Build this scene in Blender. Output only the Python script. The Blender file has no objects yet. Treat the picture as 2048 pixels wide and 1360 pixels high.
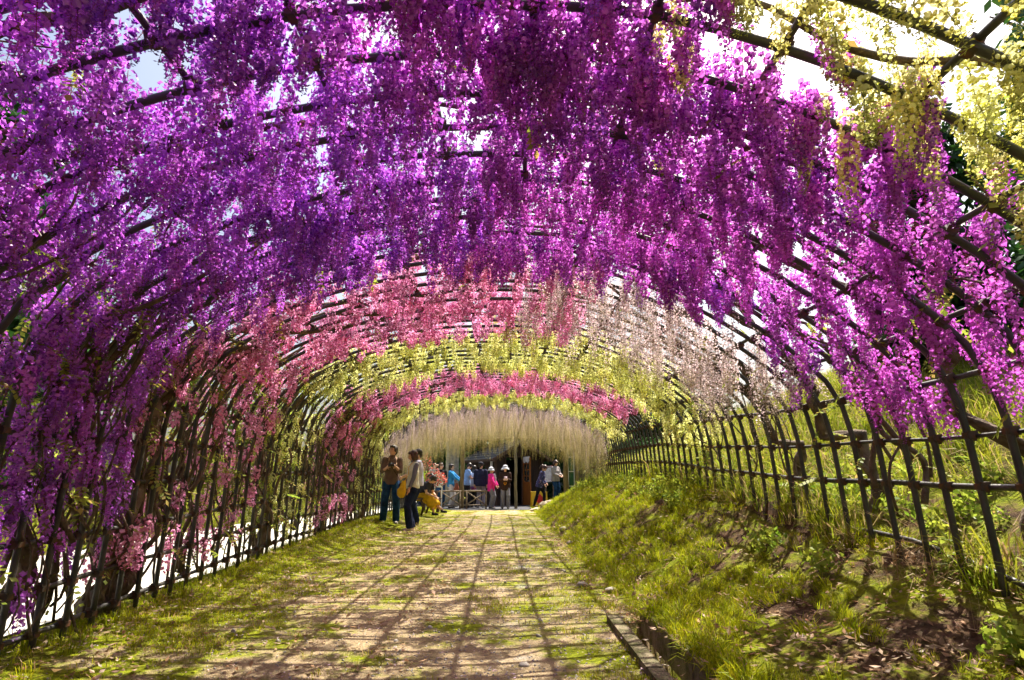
import bpy, bmesh, math, random
import numpy as np
from mathutils import Vector, Matrix, noise as mnoise
R = random.Random(7)
NR = np.random.default_rng(11)
S = bpy.context.scene
COL = S.collection
rad = math.radians

# ------------------------------------------------------------------ camera, sky, sun, exposure
cam_d = bpy.data.cameras.new("camera")
cam = bpy.data.objects.new("camera", cam_d); COL.objects.link(cam)
cam_d.sensor_width = 36.0; cam_d.lens = 20.2; cam_d.clip_start = 0.05; cam_d.clip_end = 900
cam.location = (0, 0, 0.95)
cam.rotation_euler = (rad(90 + 13.9), 0, rad(-0.6))
S.camera = cam
SUN = Vector((0.27, 0.42, 0.87)).normalized()
w = bpy.data.worlds.new("World"); S.world = w; w.use_nodes = True
nt = w.node_tree
sky = nt.nodes.new("ShaderNodeTexSky"); sky.sky_type = 'NISHITA'; sky.sun_disc = False
sky.sun_elevation = math.asin(SUN.z); sky.sun_rotation = math.atan2(SUN.x, SUN.y)
sky.dust_density = 6.0; sky.air_density = 1.2; sky.ozone_density = 1.0
bg = nt.nodes["Background"]; bg.inputs[1].default_value = 0.085
nt.links.new(sky.outputs[0], bg.inputs[0])
sun_d = bpy.data.lights.new("sun", 'SUN'); sun_d.energy = 5.0; sun_d.angle = rad(0.5); sun_d.color = (1.0, 0.93, 0.79)
sun = bpy.data.objects.new("sun", sun_d); COL.objects.link(sun)
sun.rotation_euler = (-SUN).to_track_quat('-Z', 'Y').to_euler(); sun.location = (4, 4, 10)
S.view_settings.view_transform = 'Standard'; S.view_settings.look = 'None'
S.view_settings.exposure = 1.45; S.view_settings.gamma = 1.0; S.view_settings.use_curve_mapping = False
S.cycles.max_bounces = 7; S.cycles.diffuse_bounces = 4; S.cycles.transmission_bounces = 5; S.cycles.glossy_bounces = 2
S.cycles.transparent_max_bounces = 6
S.cycles.use_adaptive_sampling = True; S.cycles.adaptive_threshold = 0.02
S.cycles.caustics_reflective = False; S.cycles.caustics_refractive = False
S.cycles.sample_clamp_indirect = 6
S.cycles.use_denoising = True

# ------------------------------------------------------------------ materials
def mat(name, col, rough=0.85, var=0.25, scale=6.0, bump=0.0, bscale=40.0, col2=None, spec=0.3, detail=6, stretch=None, metal=0.0):
    m = bpy.data.materials.new(name); m.use_nodes = True
    t = m.node_tree; b = t.nodes["Principled BSDF"]
    b.inputs["Roughness"].default_value = rough
    b.inputs["Specular IOR Level"].default_value = spec
    b.inputs["Metallic"].default_value = metal
    tc = t.nodes.new("ShaderNodeTexCoord"); out = tc.outputs["Object"]
    if stretch:
        mp = t.nodes.new("ShaderNodeMapping"); mp.inputs["Scale"].default_value = stretch
        t.links.new(out, mp.inputs[0]); out = mp.outputs[0]
    n = t.nodes.new("ShaderNodeTexNoise"); n.inputs["Scale"].default_value = scale; n.inputs["Detail"].default_value = detail
    t.links.new(out, n.inputs["Vector"])
    r = t.nodes.new("ShaderNodeValToRGB")
    c2 = col2 if col2 else tuple(min(1, c * (1 + var)) for c in col)
    c1 = col if col2 else tuple(c * (1 - var) for c in col)
    r.color_ramp.elements[0].position = 0.35; r.color_ramp.elements[1].position = 0.65
    r.color_ramp.elements[0].color = (*c1, 1); r.color_ramp.elements[1].color = (*c2, 1)
    t.links.new(n.outputs[0], r.inputs[0]); t.links.new(r.outputs[0], b.inputs["Base Color"])
    if bump:
        n2 = t.nodes.new("ShaderNodeTexNoise"); n2.inputs["Scale"].default_value = bscale; n2.inputs["Detail"].default_value = 5
        t.links.new(out, n2.inputs["Vector"])
        bm_ = t.nodes.new("ShaderNodeBump"); bm_.inputs["Strength"].default_value = bump; bm_.inputs["Distance"].default_value = 0.02
        t.links.new(n2.outputs[0], bm_.inputs["Height"]); t.links.new(bm_.outputs[0], b.inputs["Normal"])
    return m

def leafmat(name, trans=0.5, rough=0.5, sat=1.0, hue_var=0.02, val_var=0.25, tval=1.0, tcol=(1, 1, 1), gloss=0.04):
    """thin petals and leaves: colour comes from each floret's own colour attribute"""
    m = bpy.data.materials.new(name); m.use_nodes = True
    t = m.node_tree; t.nodes.remove(t.nodes["Principled BSDF"]); o = t.nodes["Material Output"]
    at = t.nodes.new("ShaderNodeAttribute"); at.attribute_name = "Col"
    oi = t.nodes.new("ShaderNodeObjectInfo")
    hs = t.nodes.new("ShaderNodeHueSaturation"); hs.inputs["Saturation"].default_value = sat
    mr = t.nodes.new("ShaderNodeMapRange"); mr.inputs[3].default_value = 0.5 - hue_var; mr.inputs[4].default_value = 0.5 + hue_var
    mv = t.nodes.new("ShaderNodeMapRange"); mv.inputs[3].default_value = 1 - val_var; mv.inputs[4].default_value = 1 + val_var * 0.6
    t.links.new(oi.outputs["Random"], mr.inputs[0]); t.links.new(mr.outputs[0], hs.inputs["Hue"])
    mm = t.nodes.new("ShaderNodeMath"); mm.operation = 'MULTIPLY_ADD'; mm.inputs[1].default_value = 7.13; mm.inputs[2].default_value = 0
    fr = t.nodes.new("ShaderNodeMath"); fr.operation = 'FRACT'
    t.links.new(oi.outputs["Random"], mm.inputs[0]); t.links.new(mm.outputs[0], fr.inputs[0]); t.links.new(fr.outputs[0], mv.inputs[0])
    t.links.new(mv.outputs[0], hs.inputs["Value"]); t.links.new(at.outputs["Color"], hs.inputs["Color"])
    d = t.nodes.new("ShaderNodeBsdfDiffuse"); tr = t.nodes.new("ShaderNodeBsdfTranslucent"); gl = t.nodes.new("ShaderNodeBsdfGlossy")
    gl.inputs["Roughness"].default_value = 0.45
    mc = t.nodes.new("ShaderNodeMixRGB"); mc.blend_type = 'MULTIPLY'; mc.inputs[0].default_value = 1; mc.inputs[2].default_value = (*[c * tval for c in tcol], 1)
    t.links.new(hs.outputs[0], d.inputs[0]); t.links.new(hs.outputs[0], mc.inputs[1]); t.links.new(mc.outputs[0], tr.inputs[0])
    mx = t.nodes.new("ShaderNodeMixShader"); mx.inputs[0].default_value = trans
    t.links.new(d.outputs[0], mx.inputs[1]); t.links.new(tr.outputs[0], mx.inputs[2])
    m2 = t.nodes.new("ShaderNodeMixShader"); m2.inputs[0].default_value = gloss
    t.links.new(mx.outputs[0], m2.inputs[1]); t.links.new(gl.outputs[0], m2.inputs[2]); t.links.new(m2.outputs[0], o.inputs[0])
    return m

M_PETAL = leafmat("petal", trans=0.58, hue_var=0.015, val_var=0.35, gloss=0.06)
M_LEAF = leafmat("leaf", trans=0.5, hue_var=0.02, val_var=0.3, gloss=0.02)
M_GRASS = leafmat("grass_blade", trans=0.45, hue_var=0.02, val_var=0.4, gloss=0.012)
M_DKLEAF = leafmat("dark_leaf", trans=0.3, hue_var=0.015, val_var=0.2, gloss=0.04)
M_POLE = mat("grey_coated_pole", (0.026, 0.026, 0.027), 0.45, scale=7, bump=0.3, bscale=30, spec=0.4, col2=(.065, .060, .055))
M_CLAMP = mat("clamp_metal", (0.035, 0.028, 0.024), 0.6, var=0.4, scale=30, spec=0.4, col2=(0.11, 0.045, 0.02))
M_BARK = mat("vine_bark", (0.07, 0.045, 0.03), 0.9, scale=10, bump=0.8, bscale=45, col2=(0.19, 0.14, 0.10))
M_BARK2 = mat("tree_bark", (0.05, 0.035, 0.025), 0.95, scale=8, bump=0.8, bscale=20, col2=(0.12, 0.09, 0.07))
M_CONC = mat("weathered_concrete", (0.27, 0.25, 0.20), 0.9, var=0.3, scale=9, bump=0.3, bscale=60)
M_CURB = mat("mossy_concrete", (0.07, 0.07, 0.02), 0.95, scale=12, bump=0.6, bscale=60, col2=(0.21, 0.17, 0.11))
M_ROAD = mat("pale_concrete_road", (0.55, 0.52, 0.47), 0.9, var=0.12, scale=3, bump=0.1, bscale=80)
M_SKIN = mat("skin", (0.62, 0.36, 0.25), 0.55, var=0.06, scale=4)
M_HAIR = mat("black_hair", (0.02, 0.012, 0.01), 0.35, var=0.4, scale=60, spec=0.5, stretch=(1, 1, .1))
M_HAIRB = mat("brown_hair", (0.055, 0.02, 0.012), 0.35, var=0.4, scale=60, spec=0.5, stretch=(1, 1, .1))

def cloth(name, c, var=0.12, scale=9, **k):
    return mat(name, c, 0.85, var=var, scale=scale, bump=0.5, bscale=14, spec=0.15, **k)

# ------------------------------------------------------------------ mesh builder
class MB:
    def __init__(s): s.v = []; s.f = []; s.c = []; s.n = 0; s.mi = []
    def add(s, vs, fs, col=None, mi=0):
        o = s.n; s.v.extend([tuple(p) for p in vs]); s.n += len(vs)
        s.f.extend([tuple(i + o for i in f) for f in fs]); s.mi.extend([mi] * len(fs))
        if col is None: col = (1, 1, 1)
        if isinstance(col, list): s.c.extend(col)
        else: s.c.extend([col] * len(vs))
    def box(s, c, d, rz=0, col=None, mi=0, M=None):
        vs = []
        for x in (-.5, .5):
            for y in (-.5, .5):
                for z in (-.5, .5):
                    p = Vector((x * d[0], y * d[1], z * d[2]))
                    if M is not None: p = M @ p
                    elif rz: p = Matrix.Rotation(rz, 3, 'Z') @ p
                    vs.append(tuple(Vector(c) + p))
        s.add(vs, [(0, 1, 3, 2), (4, 6, 7, 5), (0, 4, 5, 1), (2, 3, 7, 6), (0, 2, 6, 4), (1, 5, 7, 3)], col, mi)
    def tube(s, pts, rs, k=8, col=None, caps=True, mi=0, flat=1.0):
        pts = [Vector(p) for p in pts]; n = len(pts)
        if not hasattr(rs, '__len__'): rs = [rs] * n
        T = [(pts[min(i + 1, n - 1)] - pts[max(i - 1, 0)]).normalized() for i in range(n)]
        up = Vector((0, 0, 1)) if abs(T[0].z) < .9 else Vector((1, 0, 0))
        a = T[0].cross(up).normalized(); vs = []
        for i in range(n):
            a = (a - T[i] * a.dot(T[i])).normalized(); b = T[i].cross(a)
            for j in range(k):
                t = 2 * math.pi * j / k
                vs.append(tuple(pts[i] + (a * math.cos(t) + b * math.sin(t) * flat) * rs[i]))
        fs = [(i * k + j, i * k + (j + 1) % k, (i + 1) * k + (j + 1) % k, (i + 1) * k + j) for i in range(n - 1) for j in range(k)]
        if caps: fs += [tuple(range(k - 1, -1, -1)), tuple((n - 1) * k + j for j in range(k))]
        s.add(vs, fs, col, mi)
    def loft(s, secs, k=16):
        """closed body through elliptical sections (centre, rx, ry) stacked along their own order (horizontal rings)"""
        vs = []; n = len(secs)
        for c, rx, ry in secs:
            for j in range(k):
                t = 2 * math.pi * j / k
                vs.append((c[0] + rx * math.cos(t), c[1] + ry * math.sin(t), c[2]))
        fs = [(i * k + j, i * k + (j + 1) % k, (i + 1) * k + (j + 1) % k, (i + 1) * k + j) for i in range(n - 1) for j in range(k)]
        fs += [tuple(range(k - 1, -1, -1)), tuple((n - 1) * k + j for j in range(k))]
        s.add(vs, fs)
    def ball(s, c, r, k=12, m=8, Mx=None, col=None):
        if not hasattr(r, '__len__'): r = (r, r, r)
        vs = [(0, 0, -1)]
        for i in range(1, m):
            ph = -math.pi / 2 + math.pi * i / m
            for j in range(k):
                t = 2 * math.pi * j / k
                vs.append((math.cos(ph) * math.cos(t), math.cos(ph) * math.sin(t), math.sin(ph)))
        vs.append((0, 0, 1)); out = []
        for v in vs:
            p = Vector((v[0] * r[0], v[1] * r[1], v[2] * r[2]))
            if Mx is not None: p = Mx @ p
            out.append(tuple(Vector(c) + p))
        fs = [(0, 1 + (j + 1) % k, 1 + j) for j in range(k)]
        for i in range(m - 2):
            a = 1 + i * k; b = a + k
            fs += [(a + j, a + (j + 1) % k, b + (j + 1) % k, b + j) for j in range(k)]
        L = len(vs) - 1; a = 1 + (m - 2) * k
        fs += [(a + j, a + (j + 1) % k, L) for j in range(k)]
        s.add(out, fs, col)
    def mesh(s, name, mats, smooth=False, color=False):
        me = bpy.data.meshes.new(name); me.from_pydata(s.v, [], s.f); 
        for m in (mats if isinstance(mats, (list, tuple)) else [mats]): me.materials.append(m)
        if any(s.mi): me.polygons.foreach_set("material_index", s.mi)
        if smooth: me.polygons.foreach_set("use_smooth", [True] * len(s.f))
        if color:
            ca = me.color_attributes.new("Col", 'FLOAT_COLOR', 'POINT')
            arr = np.ones((len(s.v), 4), np.float32); arr[:, :3] = np.array(s.c, np.float32)
            ca.data.foreach_set("color", arr.ravel())
        me.update(); return me
    def build(s, name, mats, parent=None, smooth=False, color=False):
        return link(name, s.mesh(name, mats, smooth, color), parent)

def link(name, me, parent=None, loc=None):
    o = bpy.data.objects.new(name, me); COL.objects.link(o)
    if parent is not None:
        o.parent = parent; o.location = -parent.location if loc is None else Vector(loc) - parent.location
        if parent.rotation_euler.z and loc is None: o.location = (0, 0, 0)
    elif loc is not None: o.location = loc
    return o
def local(name, me, parent):       # child in its parent's own space
    o = bpy.data.objects.new(name, me); COL.objects.link(o); o.parent = parent; return o
def thing(name, label, cat, loc=(0, 0, 0), rz=0, group=None):
    o = bpy.data.objects.new(name, None); COL.objects.link(o); o.empty_display_size = .1
    o.location = loc; o.rotation_euler = (0, 0, rz); o['label'] = label; o['category'] = cat
    if group: o['group'] = group
    return o
def tag(o, label=None, cat=None, group=None, kind=None):
    for k, v in (('label', label), ('category', cat), ('group', group), ('kind', kind)):
        if v: o[k] = v
    return o

PROTO = {}
def proto_col(key, meshes):
    c = bpy.data.collections.new("proto_" + key)
    for i, me in enumerate(meshes):
        c.objects.link(bpy.data.objects.new("p_%s_%02d" % (key, i), me))
    PROTO[key] = c; return c
GN = {}
def gn_group(key):
    if key in GN: return GN[key]
    g = bpy.data.node_groups.new("scatter_" + key, 'GeometryNodeTree')
    g.interface.new_socket("Geometry", in_out='INPUT', socket_type='NodeSocketGeometry')
    g.interface.new_socket("Geometry", in_out='OUTPUT', socket_type='NodeSocketGeometry')
    N = g.nodes.new; Lk = g.links.new
    gi = N('NodeGroupInput'); go = N('NodeGroupOutput'); iop = N('GeometryNodeInstanceOnPoints')
    ci = N('GeometryNodeCollectionInfo'); ci.inputs['Collection'].default_value = PROTO[key]
    ci.inputs['Separate Children'].default_value = True; ci.inputs['Reset Children'].default_value = True
    iop.inputs['Pick Instance'].default_value = True
    def na(n, ty):
        a = N('GeometryNodeInputNamedAttribute'); a.data_type = ty; a.inputs['Name'].default_value = n
        return [o for o in a.outputs if o.enabled and o.name == 'Attribute'][0]
    Lk(gi.outputs[0], iop.inputs['Points']); Lk(ci.outputs[0], iop.inputs['Instance'])
    Lk(na('idx', 'INT'), iop.inputs['Instance Index']); Lk(na('rot', 'FLOAT_VECTOR'), iop.inputs['Rotation'])
    Lk(na('scl', 'FLOAT_VECTOR'), iop.inputs['Scale']); Lk(iop.outputs[0], go.inputs[0])
    GN[key] = g; return g
def scatter(name, key, P, rot, scl, parent=None, idx=None, seed=1):
    P = np.asarray(P, float); n = len(P); rg = np.random.default_rng(seed)
    me = bpy.data.meshes.new(name); me.vertices.add(n)
    off = np.array(parent.location) if parent is not None else np.zeros(3)
    me.vertices.foreach_set("co", (P - off).astype(np.float32).ravel())
    rot = np.asarray(rot, np.float32).reshape(n, 3); scl = np.asarray(scl, np.float32)
    if scl.ndim == 1: scl = np.repeat(scl[:, None], 3, 1)
    if idx is None: idx = rg.integers(0, len(PROTO[key].objects), n)
    a = me.attributes.new('rot', 'FLOAT_VECTOR', 'POINT'); a.data.foreach_set('vector', rot.ravel())
    a = me.attributes.new('scl', 'FLOAT_VECTOR', 'POINT'); a.data.foreach_set('vector', scl.ravel())
    a = me.attributes.new('idx', 'INT', 'POINT'); a.data.foreach_set('value', np.asarray(idx, np.int32))
    o = bpy.data.objects.new(name, me); COL.objects.link(o)
    if parent is not None: o.parent = parent
    md = o.modifiers.new("scatter", 'NODES'); md.node_group = gn_group(key)
    o['kind'] = 'stuff'; return o

# ------------------------------------------------------------------ shape of the place
def n2(x, y, s=1.0, o=0.0): return mnoise.noise(Vector((x * s + o, y * s - o, o * 1.7)))
def lift(Y): return float(np.interp(Y, [3.5, 4.5, 5.7, 7.5, 9.3, 12, 15, 19], [0, .03, .08, .2, .34, .42, .45, .4]))
def bank_top(Y): return float(np.interp(Y, [-2, 1.5, 2.5, 3.0, 3.7, 5.2, 6.6, 10, 16, 20, 23, 27], [.25, .28, .34, .40, .49, .61, .80, 1.05, 1.0, .8, .35, .1]))
DRAIN_END = 4.35
def toe(Y): return float(np.interp(Y, [0, 4.3, 6, 9, 14, 20, 24], [.97, .97, .93, .95, 1.0, 1.05, 1.3]))
def verge(Y): return float(np.interp(Y, [5, 6.5, 11, 16, 20], [0, .06, .20, .20, .1]))
def ground_z(X, Y):
    if X < -3.0:
        t = min(1, (-3.0 - X) / .5); z = -.12 * t + verge(Y) * (1 - t)
        if X < -7.2: z += min(1.5, (-7.2 - X) * .18)
        return z + .02 * n2(X, Y, .7)
    g = .012 * n2(X, Y, 1.3) + .02 * n2(X, Y, .35, 3)
    tx = toe(Y)
    if X <= tx - .02:
        z = g
        if X < -1.7: z += verge(Y) * min(1, (-1.7 - X) / 1.0) ** 2
        if Y < DRAIN_END and X > tx - .17: z = -.13
        return z
    H = bank_top(Y); h0 = .085 if Y < DRAIN_END - .05 else 0.0
    t = (X - tx) / (2.52 - tx)
    if t <= 1:
        ex = float(np.interp(Y, [3, 5.5, 8, 12], [1.9, 1.7, 1.05, .85])); z = h0 + (H - h0) * (t ** ex if t > 0 else 0)
        z += (.05 * n2(X, Y, 2.3, 5) + .028 * n2(X, Y, 6.5, 9)) * min(1, t * 3) * (1 if H > .3 else H / .3)
    else:
        k = min(1, max(0, (26 - Y) / 6)); dX = X - 2.52
        z = H + k * (.42 * min(dX, 12) + .10 * max(0, min(dX - 12, 30))) + .09 * n2(X, Y, .9, 5) * k + .03 * n2(X, Y, 3, 5)
    return z

SEC = [(-2.76, 0.0), (-2.75, .6), (-2.74, 1.15), (-2.70, 1.55), (-2.50, 1.93), (-2.05, 2.27), (-1.42, 2.54), (-.7, 2.71), (-.05, 2.745), (.45, 2.72),
       (.85, 2.62), (1.25, 2.46), (1.65, 2.24), (2.0, 2.00), (2.25, 1.78), (2.41, 1.58), (2.49, 1.32), (2.52, .9), (2.55, .3), (2.57, 0.0)]
def spl(ctrl, n):
    c = [Vector((p[0], p[1], 0)) for p in ctrl]; c = [c[0] * 2 - c[1]] + c + [c[-1] * 2 - c[-2]]
    out = []
    for i in range(1, len(c) - 2):
        for k in range(10):
            t = k / 10
            out.append(.5 * ((2 * c[i]) + (-c[i - 1] + c[i + 1]) * t + (2 * c[i - 1] - 5 * c[i] + 4 * c[i + 1] - c[i + 2]) * t * t + (-c[i - 1] + 3 * c[i] - 3 * c[i + 1] + c[i + 2]) * t ** 3))
    out.append(c[-2]); A = np.array([(p.x, p.y) for p in out])
    d = np.r_[0, np.cumsum(np.hypot(*np.diff(A, axis=0).T))]; u = np.linspace(0, d[-1], n)
    return np.c_[np.interp(u, d, A[:, 0]), np.interp(u, d, A[:, 1])], d[-1]
ARC, ARCLEN = spl(SEC, 400)
def arch(s, Y, off=0.0):
    """point on the arch: s = metres of arc from the left foot, off = metres outside the ribs"""
    i = min(398.999, max(0, s / ARCLEN * 399)); k = int(i); t = i - k
    p = ARC[k] * (1 - t) + ARC[min(k + 1, 399)] * t; q = ARC[min(k + 1, 399)] - ARC[k]; q = q / np.hypot(*q)
    x = p[0] - q[1] * off; z = p[1] + q[0] * off
    if p[0] > 0.4:
        wgt = min(1, (p[0] - .4) / 2.0); z += lift(Y) * wgt
    if p[0] < -.4:
        wgt = min(1, (-.4 - p[0]) / 2.0); x -= .10 * wgt * min(1, max(0, (Y - 3.5) / 2)); z += .14 * wgt * min(1, max(0, (Y - 4) / 4))
    x += .03 * math.sin(Y * .5) - .012 * max(0, Y - 9)
    return Vector((x, Y, z))
# ------------------------------------------------------------------ ground
def grid(name, xs, ys, zf, mats, drop=0.0):
    nx, ny = len(xs), len(ys)
    v = [(x, y, zf(x, y) + drop) for y in ys for x in xs]
    f = [(j * nx + i, j * nx + i + 1, (j + 1) * nx + i + 1, (j + 1) * nx + i) for j in range(ny - 1) for i in range(nx - 1)]
    me = bpy.data.meshes.new(name); me.from_pydata(v, [], f); me.materials.append(mats)
    me.polygons.foreach_set("use_smooth", [True] * len(f)); me.update()
    return link(name, me)

def ground_material():
    m = bpy.data.materials.new("earth_and_moss"); m.use_nodes = True; t = m.node_tree; b = t.nodes["Principled BSDF"]
    b.inputs["Roughness"].default_value = .95; b.inputs["Specular IOR Level"].default_value = .12
    g = t.nodes.new("ShaderNodeNewGeometry"); sp = t.nodes.new("ShaderNodeSeparateXYZ"); t.links.new(g.outputs["Position"], sp.inputs[0])
    def noise(sc, det=6, rough=.6):
        n = t.nodes.new("ShaderNodeTexNoise"); n.inputs["Scale"].default_value = sc; n.inputs["Detail"].default_value = det; n.inputs["Roughness"].default_value = rough
        t.links.new(g.outputs["Position"], n.inputs["Vector"]); return n.outputs[0]
    def ramp(src, a, b_, ca=(0, 0, 0), cb=(1, 1, 1)):
        r = t.nodes.new("ShaderNodeValToRGB"); r.color_ramp.elements[0].position = a; r.color_ramp.elements[1].position = b_
        r.color_ramp.elements[0].color = (*ca, 1); r.color_ramp.elements[1].color = (*cb, 1); t.links.new(src, r.inputs[0]); return r.outputs[0]
    def mix(f, a, c):
        x = t.nodes.new("ShaderNodeMixRGB"); t.links.new(f, x.inputs[0])
        for s_, k in ((a, 1), (c, 2)):
            if isinstance(s_, tuple): x.inputs[k].default_value = (*s_, 1)
            else: t.links.new(s_, x.inputs[k])
        return x.outputs[0]
    def math_(op, a, c=None):
        x = t.nodes.new("ShaderNodeMath"); x.operation = op
        for s_, k in ((a, 0), (c, 1)):
            if s_ is None: continue
            if isinstance(s_, (int, float)): x.inputs[k].default_value = s_
            else: t.links.new(s_, x.inputs[k])
        return x.outputs[0]
    sand = ramp(noise(9), .3, .7, (.33, .24, .13), (.54, .41, .24))
    fine = ramp(noise(120, 3), .35, .7, (.16, .10, .05), (.62, .50, .34))
    sand = mix(ramp(noise(45), .4, .6), sand, fine)
    moss = ramp(noise(35), .3, .7, (.09, .12, .004), (.34, .37, .015))
    # moss and sparse grass towards both edges and in patches
    pm = math_('ADD', noise(1.6, 8, .7), math_('MULTIPLY', math_('POWER', math_('ABSOLUTE', math_('ADD', sp.outputs[0], .55)), 2.0), .045))
    base = mix(ramp(pm, .50, .61), sand, moss)
    grav = ramp(noise(70, 2), .4, .6, (.14, .14, .14), (.50, .50, .50))
    gm = math_('SUBTRACT', noise(1.1, 6), math_('MULTIPLY', math_('ABSOLUTE', math_('SUBTRACT', sp.outputs[0], .15)), .16))
    base = mix(ramp(gm, .54, .68), base, grav)
    # bank and hillside: dark soil, dry litter, green film
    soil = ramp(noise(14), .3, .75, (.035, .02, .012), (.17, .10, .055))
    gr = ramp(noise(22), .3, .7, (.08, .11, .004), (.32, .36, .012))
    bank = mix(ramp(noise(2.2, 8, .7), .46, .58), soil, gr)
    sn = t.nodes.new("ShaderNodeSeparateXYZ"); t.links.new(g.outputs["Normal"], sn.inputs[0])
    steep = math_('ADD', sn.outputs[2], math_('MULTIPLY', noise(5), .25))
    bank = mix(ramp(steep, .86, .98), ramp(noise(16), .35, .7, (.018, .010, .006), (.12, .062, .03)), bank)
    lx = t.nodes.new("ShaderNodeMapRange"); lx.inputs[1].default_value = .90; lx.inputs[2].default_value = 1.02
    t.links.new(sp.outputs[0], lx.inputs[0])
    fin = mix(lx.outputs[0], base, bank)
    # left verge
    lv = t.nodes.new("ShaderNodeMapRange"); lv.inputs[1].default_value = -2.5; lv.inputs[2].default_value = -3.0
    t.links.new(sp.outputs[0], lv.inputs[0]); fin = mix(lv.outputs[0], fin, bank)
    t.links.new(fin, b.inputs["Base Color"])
    bp = t.nodes.new("ShaderNodeBump"); bp.inputs["Strength"].default_value = .9; bp.inputs["Distance"].default_value = .045
    hh = math_('ADD', noise(30, 8, .7), math_('MULTIPLY', noise(160, 2), .3))
    t.links.new(hh, bp.inputs["Height"]); t.links.new(bp.outputs[0], b.inputs["Normal"])
    return m
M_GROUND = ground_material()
xs = sorted(set([-260, -150, -90, -60, -40, -30, -24, -20, -16, -13, -11, -9.5, -8.5, -7.8, -7.2, -6.5, -5, -4, -3.5, -3.25, -3.0] + [round(-2.85 + .15 * i, 3) for i in range(24)]
      + [.6, .7, .78, .797, .803, .87, .945, .953, .985] + [round(1.04 + .06 * i, 3) for i in range(45)] + [3.8, 4, 4.3, 4.7, 5.1, 5.6, 6.2, 7, 8, 9, 10, 12, 14, 17, 20, 26, 34, 45, 60, 90, 150, 260]))
ys = sorted(set([-40, -20, -10, -6, -4, -3, -2, -1, 0] + [round(.4 + .1 * i, 3) for i in range(120)] + [round(12.4 + .25 * i, 3) for i in range(56)] + [27, 28.5, 30, 33, 36, 40, 46, 54, 65, 80, 110, 160, 260, 400]))
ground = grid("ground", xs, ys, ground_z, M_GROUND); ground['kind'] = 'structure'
M_PAVE = mat("grey_paving", (0.065, 0.065, 0.075), .85, var=.3, scale=5, bump=.3, bscale=50)  # shade at the far end is put into this colour: darker, blue-grey
pv = grid("pavement", list(np.linspace(-3.0, 4.2, 30)), list(np.linspace(20.9, 27.5, 30)), lambda x, y: max(ground_z(x, y), 0) + .012, M_PAVE); pv['kind'] = 'structure'
rd = grid("road", list(np.linspace(-6.9, -3.55, 10)), [-20, -10] + list(np.linspace(-5, 40, 60)), lambda x, y: ground_z(x, y) + .02, M_ROAD); rd['kind'] = 'structure'

# drain: concrete edging slabs and retaining boards
dr = thing("drain_edging", "mossy concrete drain edging with a low retaining wall at the foot of the grass bank", "drain", (.9, 2, 0))
y = -1.0; i = 0
while y < DRAIN_END - .3:
    b = MB(); L = .6
    b.box((toe(y) - .215 + R.uniform(-.004, .004), y + L / 2, .0 + R.uniform(-.004, .004)), (.085, L - .012, .09)); b.build("slab", M_CURB, dr)
    b = MB(); b.box((toe(y) - .005 + R.uniform(-.006, .006), y + L / 2, .01), (.045, L - .01, .17 + R.uniform(-.008, .008)), rz=R.uniform(-.008, .008)); b.build("retaining_board", M_CURB, dr)
    y += L; i += 1

# ------------------------------------------------------------------ arched trellis
TY0, TY1 = -1.3, 19.2
trl = thing("arched_trellis", "long arched tunnel trellis of dark grey poles over the path", "trellis", (0, 2, 0))
rib_y = []; y = TY0
while y < TY1: rib_y.append(y); y += .262
for y in rib_y:
    b = MB(); pts = []; wob = R.uniform(-.01, .01)
    for s in np.linspace(0, ARCLEN, 44):
        p = arch(s, y + wob)
        if p.x > 2.4 and p.z < bank_top(y) - .25: continue
        pts.append(p)
    pts[0].z -= .1
    b.tube(pts, .0185, 8); b.build("rib", M_POLE, trl, smooth=True)
# s positions of the long rails
def s_at(x=None, z=None, side=-1):
    best = None
    for k in range(400):
        px, pz = ARC[k]
        if (side < 0) != (px < 0): continue
        e = abs(px - x) if x is not None else abs(pz - z)
        if z is not None and abs(px) < 2.2: continue
        if best is None or e < best[0]: best = (e, k)
    return best[1] / 399 * ARCLEN
rails = [(s_at(z=z, side=-1), .016, 0) for z in (.10, .34, .62, .92, 1.22, 1.52)]
rails += [(s_at(x=x, side=-1 if x < 0 else 1), .015, 0) for x in (-2.3, -1.85, -1.35, -.85, -.38, .07, .56, 1.02, 1.5, 1.95)]
rails += [(s_at(z=1.76, side=1), .015, 0), (s_at(z=1.52, side=1), .0165, 0), (s_at(z=1.19, side=1), .012, 1), (s_at(z=.92, side=1), .0175, 1), (s_at(z=.42, side=1), .0165, 2)]
cl = []
for s, r, md in rails:
    b = MB(); pts = []
    for y in np.arange(TY0 - .1, TY1 + .1, .35):
        p = arch(s, y, .0185 + r)
        if md == 2: p.z = max(bank_top(y) + .05 + .03 * math.sin(y * 2), .40); p.x = 2.60
        p.z += .008 * math.sin(y * 3.1 + s); pts.append(p)
    b.tube(pts, r, 7); b.build("rail", M_POLE, trl, smooth=True)
    for y in rib_y:
        if md == 2: continue
        cl.append((math.hypot(y, 2) + (3 if y < 0.8 else 0), s, y))
cl.sort()
cb = MB()   # one clamp: saddle block, strap and bolt tab
cb.box((0, 0, .006), (.046, .047, .050)); cb.box((0, 0, -.022), (.030, .050, .010)); cb.box((.028, 0, .016), (.012, .014, .026)); cb.box((0, .027, -.010), (.014, .008, .022))
cm = cb.mesh("clamp", M_CLAMP)
def clamp_pose(s, y):
    p = arch(s, y, .008); q = arch(s + .05, y, .008) - arch(s - .05, y, .008)
    return p, -math.atan2(q.z, q.x)
for _, s, y in cl[:298]:
    p, a = clamp_pose(s, y); o = bpy.data.objects.new("clamp", cm); COL.objects.link(o); o.parent = trl
    o.location = p - trl.location; o.rotation_euler = (0, a, 0)
proto_col("clamp", [cm])
rest = [clamp_pose(s, y) for _, s, y in cl[298:]]
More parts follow.
